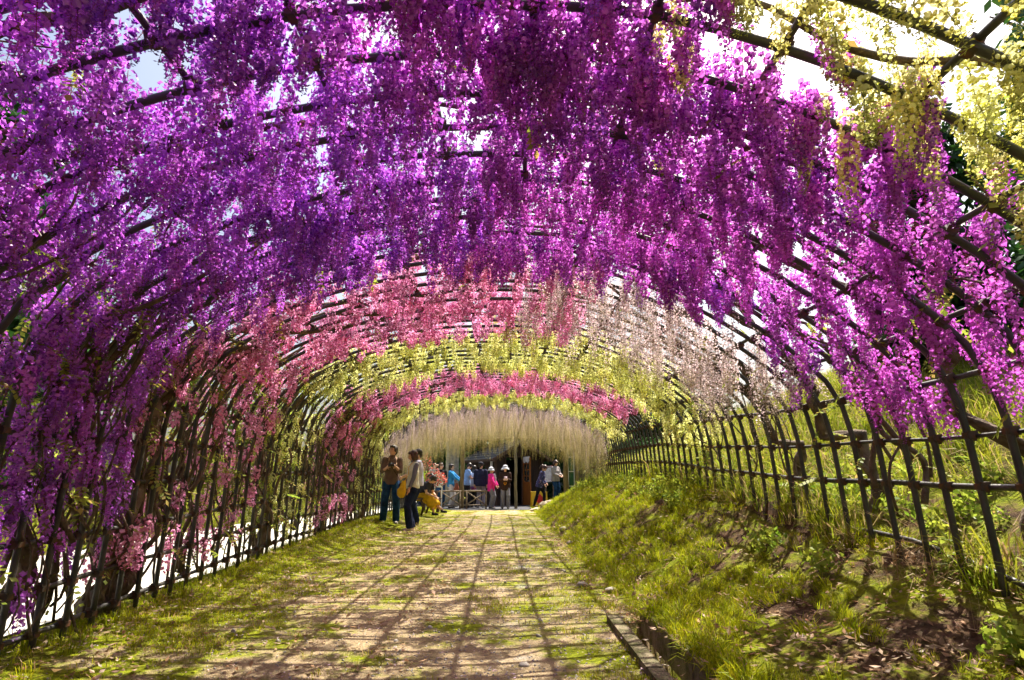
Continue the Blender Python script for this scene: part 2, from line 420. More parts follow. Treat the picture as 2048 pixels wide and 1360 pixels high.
scatter("clamps", "clamp", [p for p, a in rest], [(0, a, 0) for p, a in rest], np.ones(len(rest)), trl)
# ------------------------------------------------------------------ wisteria
def jit(c, a, rg): k = 1 + rg.uniform(-a, a); return tuple(min(1, max(0, x * k)) for x in c)
def raceme(seed, L, n, Rm, fs, ctop, ctip, ckeel, cstem, power=.6, open_to=.75, start=.04, detail=2, curl=.0, bud=.45):
    rg = random.Random(seed); b = MB(); ph = rg.uniform(0, 6.28); bx, by = rg.uniform(-1, 1) * curl * L, rg.uniform(-1, 1) * curl * L
    ax = lambda t: Vector((bx * t * t + .006 * math.sin(9 * t + ph), by * t * t + .006 * math.cos(7 * t + ph), -L * t))
    b.tube([ax(t) for t in (0, .25, .5, .75, 1)], [.0018, .0016, .0014, .001, .0006], 3, cstem, caps=False)
    for i in range(n):
        t = start + (1 - start) * (i + rg.random()) / n
        a = i * 2.399 + rg.uniform(-.5, .5); rr = Rm * (1 - t) ** power * rg.uniform(.65, 1.15) + .006
        if t < .12: rr *= .6 + 3 * t
        c0 = ax(t); d = Vector((math.cos(a), math.sin(a), rg.uniform(-.5, .35))).normalized()
        c = c0 + d * rr; k = 0 if t < open_to else min(1, (t - open_to) / (1 - open_to + .01))
        sz = fs * rg.uniform(.75, 1.2) * (1 - (1 - bud) * k)
        colf = jit(tuple(x * (1 - k) + y_ * k for x, y_ in zip(ctop, ctip)), .22, rg)
        colk = jit(tuple(x * (1 - k) + y_ * k for x, y_ in zip(ckeel, ctip)), .2, rg)
        # orientation frame with a random tumble
        up = Vector((rg.uniform(-.4, .4), rg.uniform(-.4, .4), 1)); sd = d.cross(up).normalized(); up = sd.cross(d).normalized()
        if detail >= 1:   # pedicel
            b.add([c0, c0 + Vector((0, 0, .0022)), c - d * sz * .4], [(0, 1, 2)], jit(cstem, .2, rg))
        if k > .6 or detail == 0 and rg.random() < .0:
            # closed bud: small four sided spindle
            q = [c - d * sz, c + sd * sz * .4, c + up * sz * .4, c - sd * sz * .4, c - up * sz * .4, c + d * sz]
            b.add(q, [(0, 1, 2), (0, 2, 3), (0, 3, 4), (0, 4, 1), (5, 2, 1), (5, 3, 2), (5, 4, 3), (5, 1, 4)], colf); continue
        if detail == 2:   # round banner petal, cupped
            tl = rg.uniform(-.5, .7); nd = (d * math.cos(tl) + up * math.sin(tl)); nu = sd.cross(nd) * -1 if False else (up * math.cos(tl) - d * math.sin(tl))
            vs = [c - nd * sz * .22]
            for j in range(7):
                an = 2 * math.pi * j / 7 + .3; vs.append(c + sd * math.cos(an) * sz * .95 + nu * (math.sin(an) * sz + sz * .35) + nd * sz * rg.uniform(-.05, .28))
            cc = [tuple(min(1, x * 1.25 + .03) for x in colf)] + [colf] * 7
            b.add(vs, [(0, 1 + j, 1 + (j + 1) % 7) for j in range(7)], cc)
            e = c - nu * sz * .35 + nd * sz * .15; tip = e + nd * sz * 1.0 - nu * sz * .3
            b.add([e + sd * sz * .5, e - sd * sz * .5, e - nu * sz * .55, e + nu * sz * .2 + nd * sz * .5, tip], [(0, 3, 4), (1, 4, 3), (0, 4, 2), (1, 2, 4)], colk)
        elif detail == 1:
            vs = [c - d * sz * .2, c + sd * sz + up * sz * .2, c + up * sz * 1.1, c - sd * sz + up * sz * .2, c - up * sz * .9 + d * sz * .6]
            b.add(vs, [(0, 1, 2), (0, 2, 3), (0, 3, 4), (0, 4, 1)], [colf, colf, colf, colf, colk])
        else:
            b.add([c + up * sz, c - sd * sz * .7 - up * sz * .3, c + sd * sz * .7 - up * sz * .5 + d * sz * .6], [(0, 1, 2)], colf)
    return b.mesh("flower_cluster", M_PETAL, color=True)

STM_R = (.32, .05, .10); STM_G = (.22, .24, .06); STM_O = (.30, .24, .12)
KINDS = {
 'purple':   [raceme(100 + i, .24 + .035 * i, 70 + 7 * i, .056, .0125, (.76, .19, .83), (.38, .03, .50), (.50, .03, .60), STM_R, .8, .6) for i in range(6)],
 'purplefar':[raceme(120 + i, .24 + .035 * i, 76, .050, .0135, (.78, .19, .80), (.40, .03, .48), (.52, .03, .56), STM_R, .75, .6, detail=1) for i in range(5)],
 'violet':   [raceme(110 + i, .24 + .035 * i, 70 + 7 * i, .056, .0125, (.64, .17, .86), (.30, .04, .55), (.38, .04, .64), STM_R, .8, .6) for i in range(6)],
 'violetfar':[raceme(130 + i, .24 + .035 * i, 76, .050, .0135, (.66, .17, .84), (.32, .04, .52), (.40, .04, .62), STM_R, .75, .6, detail=1) for i in range(5)],
 'pink':     [raceme(140 + i, .14 + .025 * i, 60, .060, .0145, (.95, .44, .70), (.86, .13, .46), (.87, .15, .50), STM_R, .45, .8, detail=1) for i in range(6)],
 'palepink': [raceme(160 + i, .34 + .06 * i, 105, .040, .0085, (.93, .76, .80), (.52, .46, .26), (.80, .52, .60), STM_O, .35, .55, detail=1, curl=.03) for i in range(6)],
 'yellow':   [raceme(180 + i, .15 + .03 * i, 62, .046, .0140, (.98, .96, .42), (.88, .88, .20), (.92, .92, .30), STM_G, .45, .55, detail=1, curl=.06) for i in range(6)],
 'cream':    [raceme(200 + i, .18 + .05 * i, 95 + 10 * i, .040, .0105, (.95, .90, .38), (.52, .58, .06), (.86, .82, .18), STM_G, .45, .45, detail=2, curl=.08) for i in range(6)],
 'curtain':  [raceme(220 + i, .76 + .07 * i, 130, .032, .0085, (.64, .46, .62), (.66, .60, .12), (.64, .54, .20), (.36, .32, .12), .3, .16, detail=1, curl=.015) for i in range(6)],
}
for k, ms in KINDS.items(): proto_col(k, ms)

def leafspray(seed, n=7, ln=.16, c=(.30, .36, .05), c2=(.40, .30, .08), w_=.012, l_=.042):
    """pinnate wisteria leaf: stalk with paired leaflets"""
    rg = random.Random(seed); b = MB(); dr_ = rg.uniform(.3, 1.0)
    pt = lambda t: Vector((ln * t, 0, -dr_ * ln * t * t))
    b.tube([pt(0), pt(.5), pt(1)], [.001, .001, .0006], 3, (.25, .2, .06), caps=False)
    for i in range(n):
        t = .25 + .75 * i / (n - 1); p = pt(t)
        for sd in ((-1, 1) if i < n - 1 else (0,)):
            d = Vector((.5 if sd else 1, sd, -.5 + rg.uniform(-.3, .3))).normalized(); s_ = d.cross(Vector((0, 0, 1))).normalized()
            L = l_ * rg.uniform(.7, 1.2); cc = jit(c if rg.random() < .75 else c2, .3, rg)
            b.add([p, p + d * L * .45 + s_ * w_, p + d * L, p + d * L * .45 - s_ * w_], [(0, 1, 2), (0, 2, 3)], cc)
    return b.mesh("leaf", M_LEAF, color=True)
proto_col("leaf", [leafspray(300 + i) for i in range(6)])

def wobble_path(pts, amp, n=6, seed=0):
    """subdivide a polyline and let it wander like a vine"""
    out = []; 
    for i in range(len(pts) - 1):
        a, b_ = Vector(pts[i]), Vector(pts[i + 1])
        for k in range(n):
            t = k / n; p = a.lerp(b_, t); q = Vector((p.x * 2.1 + seed, p.y * 2.1, p.z * 2.6))
            out.append(p + Vector((mnoise.noise(q), mnoise.noise(q + Vector((9, 3, 1))), mnoise.noise(q + Vector((4, 7, 5))))) * amp)
    out.append(Vector(pts[-1])); return out

PLANTS = [
 # label, kind, near kind, side, s-range (fraction of arc), Y range, density, trunks [(Y)], leafiness
 dict(label="violet wisteria over the left of the arch where the path starts", kind='violet', u=(.07, .50), Y=(-.9, 3.1), den=122, ty=1.9, side=-1),
 dict(label="violet wisteria on the left wall and roof, ending where the pink flowers begin", kind='violet', u=(.10, .50), Y=(3.1, 4.35), den=100, ty=3.6, side=-1),
 dict(label="violet wisteria over the right of the arch beside the cream yellow one", kind='purple', u=(.50, .84), Y=(2.0, 3.7), den=122, ty=3.1, side=1),
 dict(label="violet wisteria hanging in points over pale pink flowers on the right", kind='purple', u=(.50, .80), Y=(3.7, 4.35), den=98, ty=4.6, side=1),
 dict(label="violet wisteria along the ridge overhead at the near mouth of the tunnel", kind='purple', u=(.45, .60), Y=(-.9, 2.3), den=125, ty=-.6, side=1),
 dict(label="cream yellow wisteria with long buds on the upper right of the near arch", kind='cream', u=(.58, .86), Y=(-.9, 2.15), den=66, ty=1.2, side=1),
 dict(label="bright pink wisteria with thick brown trunk twisting up the left wall", kind='pink', u=(.18, .60), Y=(4.3, 6.85), den=74, ty=4.6, side=-1),
 dict(label="pale blush wisteria with long thin tassels on the right shoulder of the arch", kind='palepink', u=(.53, .80), Y=(4.25, 6.2), den=72, ty=5.6, side=1),
 dict(label="lemon yellow wisteria on the left half of the first yellow band", kind='yellow', u=(.24, .50), Y=(6.9, 9.1), den=80, ty=7.4, side=-1),
 dict(label="lemon yellow wisteria on the right half of the first yellow band", kind='yellow', u=(.50, .86), Y=(6.6, 9.1), den=90, ty=8.2, side=1),
 dict(label="magenta pink wisteria band between the two yellow bands, rooted on the left", kind='pink', u=(.16, .78), Y=(9.15, 11.3), den=68, ty=9.6, side=-1),
 dict(label="pale yellow wisteria in the band just before the grey lilac tassels", kind='yellow', u=(.16, .84), Y=(11.35, 13.4), den=75, ty=12.0, side=-1),
 dict(label="grey lilac wisteria with the longest tassels, a curtain at the tunnel's far end", kind='curtain', u=(.16, .84), Y=(13.4, 18.6), den=60, ty=16.0, side=1),
]
def shoulder_w(u, pl):
    """how densely clusters sit at fraction u of the arc"""
    return 1.0
nmesh_i = 0
for pi, P in enumerate(PLANTS):
    rg = random.Random(900 + pi); side = P['side']; ty = P['ty']
    bx = (-2.98 if side < 0 else 2.86); bz = ground_z(bx, ty) - .05
    root = thing("wisteria", P['label'], "wisteria", (bx, ty, bz), 0, "wisterias trained over the arched trellis")
    # --- wood
    sh = ARCLEN * (.17 if side < 0 else .82)
    def ap(s, y, o=.10): return arch(s, y, o)
    s0 = ARCLEN * (.06 if side < 0 else .93); s1 = ARCLEN * (.13 if side < 0 else .86)
    tr = wobble_path([(bx, ty, bz), (bx + side * -.02, ty + .1, bz + .35), ap(s0, ty - .08, .12) if ap(s0, ty).z > bz + .5 else (bx, ty, bz + .6), ap(s1, ty + .1, .12), ap(sh, ty, .10)], .13, 6, pi)
    tr[0] = Vector((bx, ty, bz)); m = len(tr); r0 = (.105 if ty == 4.6 and P['kind'] == 'pink' else .055) if side < 0 else .042
    b = MB(); b.tube(tr, [r0 * (1.25 - .65 * i / m) * (1 + .18 * math.sin(i * 1.7)) for i in range(m)], 9)
    b.tube([p + Vector((.045 * math.sin(i * .6), .045 * math.cos(i * .6), 0)) for i, p in enumerate(tr)], [r0 * (.7 - .4 * i / m) for i in range(m)], 7)
    b.build("trunk", M_BARK, root, smooth=True)
    u0, u1 = P['u']; Y0, Y1 = P['Y']
    nl = 4 if side < 0 else 4
    for k in range(nl):
        y1 = Y0 + (Y1 - Y0) * (k + .5) / nl + rg.uniform(-.1, .1); sa = sh; sb = ARCLEN * (u1 if side < 0 else u0)
        pts = [ap(sa + (sb - sa) * t, ty + (y1 - ty) * min(1, t * 1.6 + .0), .07 + .03 * math.sin(5 * t + k)) for t in np.linspace(0, 1, 8)]
        pts = wobble_path(pts, .10, 4, k + pi * 3); mm = len(pts)
        b = MB(); b.tube(pts, [(.030 if side < 0 else .020) * (1 - .75 * i / mm) + .004 for i in range(mm)], 6); br = b.build("branch", M_BARK, root, smooth=True)
    # shoots climbing the wall between the poles
    ns = (62 if P['kind'] == 'pink' else 40) if side < 0 else (5 if Y0 < 6 else 3)
    for k in range(ns):
        y1 = rg.uniform(max(Y0, .6), Y1); y2 = y1 + rg.uniform(-.5, .5); lo = (.0 if rg.random() < .5 else .06)
        sa = ARCLEN * (lo + .01) if side < 0 else ARCLEN * rg.uniform(.88, .92); sb = ARCLEN * rg.uniform(.18, .36) if side < 0 else ARCLEN * rg.uniform(.70, .82)
        pts = [ap(sa + (sb - sa) * t, y1 + (y2 - y1) * t, rg.uniform(.0, .14)) for t in np.linspace(0, 1, 5)]
        pts = wobble_path(pts, .16, 5, k * 3.3 + pi); mm = len(pts); r_ = rg.uniform(.005, .013) if rg.random() < .85 else .022
        for q in pts: q.z = max(q.z, ground_z(q.x, q.y) - .03)
        b = MB(); b.tube(pts, [r_ * (1 - .5 * i / mm) for i in range(mm)], 5); b.build("shoot", M_BARK, root, smooth=True)
    # --- flowers
    area = (u1 - u0) * ARCLEN * (Y1 - Y0); N = int(area * P['den']); pos = []
    tries = 0
    while len(pos) < N and tries < N * 12:
        tries += 1
        u = rg.uniform(u0, u1); y = rg.uniform(Y0, Y1) + rg.gauss(0, .13); s = u * ARCLEN
        d = mnoise.noise(Vector((s * 1.5, y * 1.5, pi * 0.0 + 3))) + .5 * mnoise.noise(Vector((s * 4, y * 4, 8)))
        if rg.random() > min(1, max(.25, .72 + .9 * d)) and rg.random() > (.7 if P['kind'] in ('purple', 'violet') else 0): continue
        wall = (u < .2 or u > .80)
        if P['kind'] in ('pink', 'yellow', 'palepink', 'curtain') and wall and rg.random() < (.3 if P['kind'] == 'curtain' else .6): continue
        if P['kind'] == 'violet' and side < 0 and u < .18 and rg.random() < .45: continue
        if P['kind'] == 'purple' and side > 0 and u > .71 and rg.random() < .5: continue
        o = rg.uniform(.02, .20) if not wall else rg.uniform(-.06, .12)
        p = arch(s, y, o)
        pos.append((math.hypot(p.y if p.y > .9 else 5, p.x), p))
    # a few loose clusters low on the left wall
    if side < 0 and P['kind'] in ('pink', 'violet', 'yellow'):
        for _ in range(int((26 if P['kind'] != 'pink' else 44) * (Y1 - max(0, Y0)))):
            p = arch(ARCLEN * rg.uniform(.03, .2), rg.uniform(max(0, Y0), Y1), rg.uniform(-.05, .2)); p.z = max(p.z, .45); pos.append((math.hypot(p.y, p.x), p))
    pos.sort(key=lambda a: a[0])
    ms = KINDS[P['kind']]
    for _, p in pos[:300]:
        if P['kind'] in ('purple', 'violet'): ms = KINDS['violet' if rg.random() < (min(.9, max(.12, (.1 - p.x) / 1.4))) else 'purple']
        o = bpy.data.objects.new("flower_cluster", ms[rg.randrange(len(ms))]); COL.objects.link(o); o.parent = root
        o.location = p - root.location; k_ = rg.uniform(.70, 1.2)
        o.rotation_euler = (rg.gauss(0, .10), rg.gauss(0, .10), rg.uniform(0, 6.28)); o.scale = (k_ * rg.uniform(.85, 1.2), k_ * rg.uniform(.85, 1.2), k_)
    rest = [p for _, p in pos[300:]]
    if rest:
        n = len(rest); key = P['kind'] + 'far' if P['kind'] in ('purple', 'violet') else P['kind']
        scatter("flower_clusters", key, rest, [(rg.gauss(0, .1), rg.gauss(0, .1), rg.uniform(0, 6.28)) for _ in rest], [(1, 1, rg.uniform(.72, 1.15)) if P['kind'] == 'curtain' else (rg.uniform(.75, 1.2),) * 3 for _ in rest], root, seed=pi)
    # --- young leaves
    LN = int(area * (5 if P['kind'] in ('purple', 'violet', 'pink', 'palepink') else 12)) + (int(260 * (Y1 - Y0) / 2) if side < 0 else int(25 * (Y1 - Y0)))
    lp = []
    for q in range(LN):
        if q < area * 5: p = arch(rg.uniform(u0, u1) * ARCLEN, rg.uniform(Y0, Y1), rg.uniform(.03, .22))
        else: p = arch(ARCLEN * (rg.uniform(.02, .26) if side < 0 else rg.uniform(.76, .95)), rg.uniform(max(Y0, .5), Y1), rg.uniform(-.03, .22))
        if p.z > ground_z(p.x, p.y) + .3: lp.append(p)
    scatter("leaves", "leaf", lp, [(rg.gauss(0, .3), rg.uniform(-.2, .9), rg.uniform(0, 6.28)) for _ in lp], [rg.uniform(.7, 1.3) for _ in lp], root, seed=50 + pi)
# ------------------------------------------------------------------ grass, litter, stones underfoot
def clump(seed, n, h, spread, wd, c, c2, droop=.5, dry=.1, cd=(.42, .30, .14)):
    rg = random.Random(seed); b = MB()
    for i in range(n):
        a = rg.uniform(0, 6.28); r = spread * math.sqrt(rg.random()); p = Vector((r * math.cos(a), r * math.sin(a), -.01))
        a2 = a + rg.uniform(-1, 1); d = Vector((math.cos(a2), math.sin(a2), 0)); s_ = Vector((-d.y, d.x, 0)) * wd * rg.uniform(.7, 1.3)
        H = h * rg.uniform(.5, 1.15); k = droop * rg.uniform(.3, 1.3)
        m1 = p + d * H * k * .3 + Vector((0, 0, H * .6)); tp = p + d * H * k + Vector((0, 0, H * (1 - .35 * k)))
        t = rg.random(); cc = jit(cd, .3, rg) if rg.random() < dry else jit(tuple(x * (1 - t) + y_ * t for x, y_ in zip(c, c2)), .25, rg)
        b.add([p - s_, p + s_, m1 + s_ * .75, m1 - s_ * .75, tp], [(0, 1, 2, 3), (3, 2, 4)], cc)
    return b.mesh("grass", M_GRASS, color=True)
G1, G2 = (.18, .24, .004), (.58, .58, .02)
proto_col("turf", [clump(400 + i, 16, .045, .06, .0022, G1, G2, .9, .12) for i in range(6)])
proto_col("grass", [clump(420 + i, 22, .13, .07, .0030, G1, G2, .8, .10) for i in range(6)])
proto_col("tall", [clump(440 + i, 26, .30, .10, .0045, (.11, .17, .008), (.42, .43, .035), .9, .18) for i in range(6)])
proto_col("straw", [clump(460 + i, 20, .35, .10, .003, (.26, .15, .06), (.42, .30, .14), 1.6, .9) for i in range(5)])
# litter: curled dry leaves and fallen petals
def litter(seed, c, r):
    rg = random.Random(seed); b = MB()
    for i in range(7):
        x, y = rg.uniform(-.12, .12), rg.uniform(-.12, .12); a = rg.uniform(0, 6.28); L = r * rg.uniform(.6, 1.3); k = rg.uniform(.1, .5) * L
        d = Vector((math.cos(a), math.sin(a), 0)); s_ = Vector((-d.y, d.x, 0)); p = Vector((x, y, .004))
        b.add([p - d * L + Vector((0, 0, k)), p + s_ * L * .45, p + d * L + Vector((0, 0, k * rg.random())), p - s_ * L * .45 + Vector((0, 0, k * .5))], [(0, 1, 2), (0, 2, 3)], jit(c, .35, rg))
    return b.mesh("litter", M_LEAF, color=True)
proto_col("litter", [litter(480 + i, c, .022) for i, c in enumerate([(.42, .28, .16), (.30, .17, .08), (.52, .38, .26), (.38, .22, .12)])])
proto_col("petals", [litter(490 + i, c, .010) for i, c in enumerate([(.66, .48, .52), (.5, .36, .5), (.60, .52, .30)])])
def stone(seed, k=7, m=5):
    rg = random.Random(seed); b = MB(); b.ball((0, 0, 0), 1, k, m)
    b.v = [tuple(c * (1 + .35 * mnoise.noise(Vector(p) * 1.3 + Vector((seed, 0, 0)))) for c in p) for p in b.v]; return b
M_STONE = mat("pebble", (.22, .20, .18), .9, scale=20, col2=(.42, .38, .33))
proto_col("pebble", [stone(500 + i).mesh("pebble", M_STONE, True) for i in range(4)])

rg = random.Random(55)
def put(n, xr, yr, keep, zoff=0.0, bias=None):
    out = []
    while len(out) < n:
        x = rg.uniform(*xr); y = yr[0] + (yr[1] - yr[0]) * (rg.random() ** (bias or 1)); 
        if keep(x, y): out.append((x, y, ground_z(x, y) + zoff))
    return out
def rots(n, a=.15): return [(rg.gauss(0, a), rg.gauss(0, a), rg.uniform(0, 6.28)) for _ in range(n)]
def mossy(x, y): return n2(x, y, 1.6, 2) + .5 * n2(x, y, 4, 1) + .30 * (abs(x + .55) ** 1.6) - .42
pts = put(8500, (-2.95, .95), (.8, 21), lambda x, y: (y > 3.6 or x > -1.2 or rg.random() < .2) and rg.random() < min(1, max(.02, mossy(x, y) * 1.6 + .12)) and not (x > toe(y) - .19 and y < DRAIN_END), 0, 1.5)
scatter("grass_on_path", "turf", pts, rots(len(pts)), [rg.uniform(.5, 1.1) for _ in pts]).name = "grass"
edge = put(900, (-3.05, -2.35), (.8, 20), lambda x, y: rg.random() < (1 if x < -2.65 else .35) * (.3 if y < 3.5 else 1))
scatter("grass", "grass", edge, rots(len(edge)), [rg.uniform(.35, .8) for _ in edge])
bk = put(14000, (.95, 2.75), (.8, 23), lambda x, y: (rg.random() < (.22 if (2.0 < x < 2.5 and y < 7) else .35 if (y < 3.3 and x > 1.15) else 1)) and n2(x, y, 1.9, 5) + .5 * n2(x, y, 5, 5) > (-.30 + (.35 if (x > 1.9 and y < 6.5) else 0) + (.34 if y < 4 else 0)), 0, 1.35)
scatter("grass", "grass", bk, rots(len(bk), .35), [rg.uniform(.26, .62) if rg.random() < .93 else .9 for _ in bk])
bk2 = put(420, (.97, 1.14), (.8, 4.4), lambda x, y: True)
scatter("grass", "grass", bk2, rots(len(bk2), .5), [rg.uniform(.5, .95) for _ in bk2])
hl = put(6000, (2.5, 11), (.5, 24), lambda x, y: rg.random() < 1.3 - x * .1 and n2(x, y, .8, 5) > -.35, 0, 1.0)
scatter("grass", "tall", hl, rots(len(hl), .25), [rg.uniform(.5, 1.2) for _ in hl])
st = put(450, (2.2, 8), (.5, 16), lambda x, y: n2(x, y, .7, 9) > .0 and not (x < 2.4 and y > 6))
scatter("dry_grass", "straw", st, rots(len(st), .4), [rg.uniform(.4, 1.0) for _ in st])
lf = put(9000, (-11, -6.9), (0, 30), lambda x, y: True)[:2500]
scatter("grass", "tall", lf, rots(len(lf), .25), [rg.uniform(.5, 1.2) for _ in lf])
lt = put(1900, (.75, 2.7), (.8, 14), lambda x, y: rg.random() < (.9 if (x < 1.5 or y < 4.5) else .4), .006, 1.6) + put(1500, (-2.9, -.5), (.8, 14), lambda x, y: rg.random() < .5 + .3 * abs(x + 1), .004)
scatter("leaf_litter", "litter", lt, rots(len(lt), .3), [rg.uniform(.5, 1.2) for _ in lt])
pt = put(1500, (-2.7, .9), (.8, 16), lambda x, y: True, .004, 1.3)
scatter("fallen_petals", "petals", pt, rots(len(pt), .1), [rg.uniform(.6, 1.2) for _ in pt])
pb = put(8000, (-2.4, .95), (.8, 15), lambda x, y: rg.random() < (1 if abs(x) < .7 else .3), 0, 1.6)
scatter("gravel", "pebble", pb, rots(len(pb), 1), [(k := rg.uniform(.003, .010) * (2.4 if rg.random() < .03 else 1), k * .8, k * .6) for _ in pb])

# ------------------------------------------------------------------ ferns, shrubs and trees
def foliage_mesh(seed, n, ls, lumps, mt, c, c2, flat=.8):
    """many leaf sized faces spread through overlapping lumps: (centre, radius)"""
    rg = np.random.default_rng(seed); V = []; C_ = []
    ws = np.array([l[1][0] * l[1][1] for l in lumps]); ws = ws / ws.sum(); pick = rg.choice(len(lumps), n, p=ws)
    d = rg.normal(size=(n, 3)); d /= np.linalg.norm(d, axis=1)[:, None]; r = rg.random(n) ** .38
    cen = np.array([l[0] for l in lumps])[pick]; rr = np.array([l[1] for l in lumps])[pick]
    P = cen + d * rr * r[:, None] * (1 + .18 * np.sin(d[:, :1] * 9 + 3 * d[:, 1:2]))
    a = rg.normal(size=(n, 3)); a /= np.linalg.norm(a, axis=1)[:, None]; b_ = np.cross(a, rg.normal(size=(n, 3))); b_ /= np.linalg.norm(b_, axis=1)[:, None]
    s_ = ls * rg.uniform(.6, 1.3, n)[:, None]
    V = np.stack([P - a * s_, P + b_ * s_ * .5, P + a * s_, P - b_ * s_ * .5], 1).reshape(-1, 3)
    me = bpy.data.meshes.new("crown"); F = np.arange(n * 4).reshape(n, 4)
    me.vertices.add(n * 4); me.vertices.foreach_set("co", V.astype(np.float32).ravel())
    me.loops.add(n * 4); me.loops.foreach_set("vertex_index", F.ravel()); me.polygons.add(n)
    me.polygons.foreach_set("loop_start", np.arange(n) * 4); me.materials.append(mt); me.update(calc_edges=True)
    t = rg.random(n)[:, None]; cc = (np.array(c) * (1 - t) + np.array(c2) * t) * rg.uniform(.75, 1.25, (n, 1))
    ca = me.color_attributes.new("Col", 'FLOAT_COLOR', 'POINT'); arr = np.ones((n, 4, 4), np.float32); arr[:, :, :3] = cc[:, None, :]
    ca.data.foreach_set("color", arr.ravel()); return me
def lumps_for(seed, h, w_, n=9, base=.35):
    rg = random.Random(seed); out = []
    for i in range(n):
        t = rg.random(); z = h * (base + (1 - base) * t * .85); rr = w_ * (.55 - .3 * abs(t - .35)) * rg.uniform(.7, 1.2); a = rg.uniform(0, 6.28)
        q = w_ * .55 * (1 - t * .6); out.append(((math.cos(a) * q, math.sin(a) * q, z), (rr, rr, rr * .75)))
    return out
def trunk_mesh(seed, h, r, limbs=5, base=.35):
    rg = random.Random(seed); b = MB(); pts = wobble_path([(0, 0, -.3), (.1, .05, h * .4), (0, -.1, h * .85)], .25, 5, seed)
    pts[0] = Vector((0, 0, -.3)); n = len(pts); b.tube(pts, [r * (1.2 - i / n) for i in range(n)], 8)
    for k in range(limbs):
        i = int(n * rg.uniform(.35, .8)); a = rg.uniform(0, 6.28); L = h * rg.uniform(.2, .35); p = pts[i]
        b.tube([p, p + Vector((math.cos(a) * L * .5, math.sin(a) * L * .5, L * .3)), p + Vector((math.cos(a) * L, math.sin(a) * L, L * .75))], [r * .5, r * .3, r * .08], 6)
    return b.mesh("trunk", M_BARK2, True)
TREE = []
for i in range(3): TREE.append((foliage_mesh(600 + i, 8000, .17, lumps_for(600 + i, 8, 2.7, 16, .10), M_DKLEAF, (.012, .045, .012), (.04, .11, .02)), trunk_mesh(600 + i, 7, .20)))
LTREE = []
for i in range(2): LTREE.append((foliage_mesh(620 + i, 4200, .13, lumps_for(620 + i, 6, 2.4, 10), M_LEAF, (.08, .14, .02), (.24, .28, .05)), trunk_mesh(620 + i, 5, .14)))
SHRUB = []
for i in range(2): SHRUB.append((foliage_mesh(640 + i, 3600, .055, lumps_for(640 + i, 1.8, .95, 10, .2), M_LEAF, (.12, .18, .02), (.40, .42, .07)), trunk_mesh(640 + i, 1.4, .04)))
def plant_tree(kind, src, x, y, sc, label, cat, group, rz=None, z=None):
    me, tk = src; r = thing(kind, label, cat, (x, y, ground_z(x, y) if z is None else z), R.uniform(0, 6.28), group); r.scale = (sc, sc, sc * R.uniform(.9, 1.15))
    local("crown", me, r); local("trunk", tk, r); return r
# trees behind the hut
for i, (x, y, sc, lb) in enumerate([(-8.5, 33, .95, "dark evergreen tree behind the hut, furthest left of the row"), (-5.2, 30.5, .85, "dark evergreen tree left of the hut beyond the concrete pillar"),
        (-1.8, 31, 1.1, "dark evergreen tree just left behind the hut roof"), (1.6, 29.6, 1.15, "dark evergreen tree right behind the hut door"), (4.2, 28.6, 1.15, "dark evergreen tree behind the notice board on the right"),
        (7.5, 31, .95, "dark evergreen tree behind the green framed ladder"), (11.5, 33, 1.1, "dark evergreen tree at the foot of the hill, furthest right of the row")]):
    plant_tree("evergreen_tree", TREE[i % 3], x, y, sc, lb, "tree", "evergreen trees behind the hut")
for i, (x, y, sc) in enumerate([(10.5, 5.5, .80), (12.5, 9.5, .95), (17.5, 13.5, .9), (19, 18, 1.0), (18.5, 23.5, 1.0), (12, 1.5, .9)]):
    plant_tree("hillside_tree", TREE[(i + 1) % 3], x, y, sc, ["dark tree on the hill seen through the cream yellow flowers", "dark tree on the hill above the violet flowers", "dark hillside tree over the middle of the right wall",
        "dark hillside tree beyond the blush flowers", "dark hillside tree above the far end of the bank", "dark tree on the hill highest beside the tunnel's near mouth"][i], "tree", "trees on the hillside")
for i, (x, y, sc) in enumerate([(-11, 3, .9), (-12.5, 8, 1.0), (-11.5, 13.5, .95), (-12, 19.5, 1.0), (-11, 26, .9)]):
    plant_tree("broadleaf_tree", LTREE[i % 2], x, y, sc, ["pale green tree across the road beside the near violet flowers", "pale green tree across the road behind the thick trunk", "pale green tree across the road behind the yellow band",
        "pale green tree across the road behind the photographer", "pale green tree at the far end of the road"][i], "tree", "pale green trees across the road")
for i, (x, y, sc) in enumerate([(-7.6, 2.2, 1.0), (-7.9, 4.6, 1.15), (-7.5, 7.0, 1.0), (-8.0, 9.6, 1.2), (-7.6, 12.2, 1.05), (-7.9, 15.0, 1.2), (-7.4, 18, 1.1), (-7.8, 21.5, 1.3), (-5.6, 24.5, 1.2)]):
    plant_tree("shrub", SHRUB[i % 2], x, y, sc, ["yellow green shrub across the road, nearest one at the left edge", "yellow green shrub across the road, second from the near end", "yellow green shrub behind the brown pink wisteria trunk",
        "yellow green shrub across the road opposite the first yellow band", "yellow green shrub across the road opposite the magenta band", "yellow green shrub behind the woman with the camera",
        "yellow green shrub across the road behind the seated woman", "large yellow green shrub at the road's far end", "yellow green shrub beside the far end of the tunnel on the left"][i], "shrub", "shrubs across the road")
DSHRUB = [foliage_mesh(660 + i, 3800, .075, lumps_for(660 + i, 2.4, 1.3, 11, .12), M_DKLEAF, (.012, .045, .012), (.05, .13, .025)) for i in range(2)]
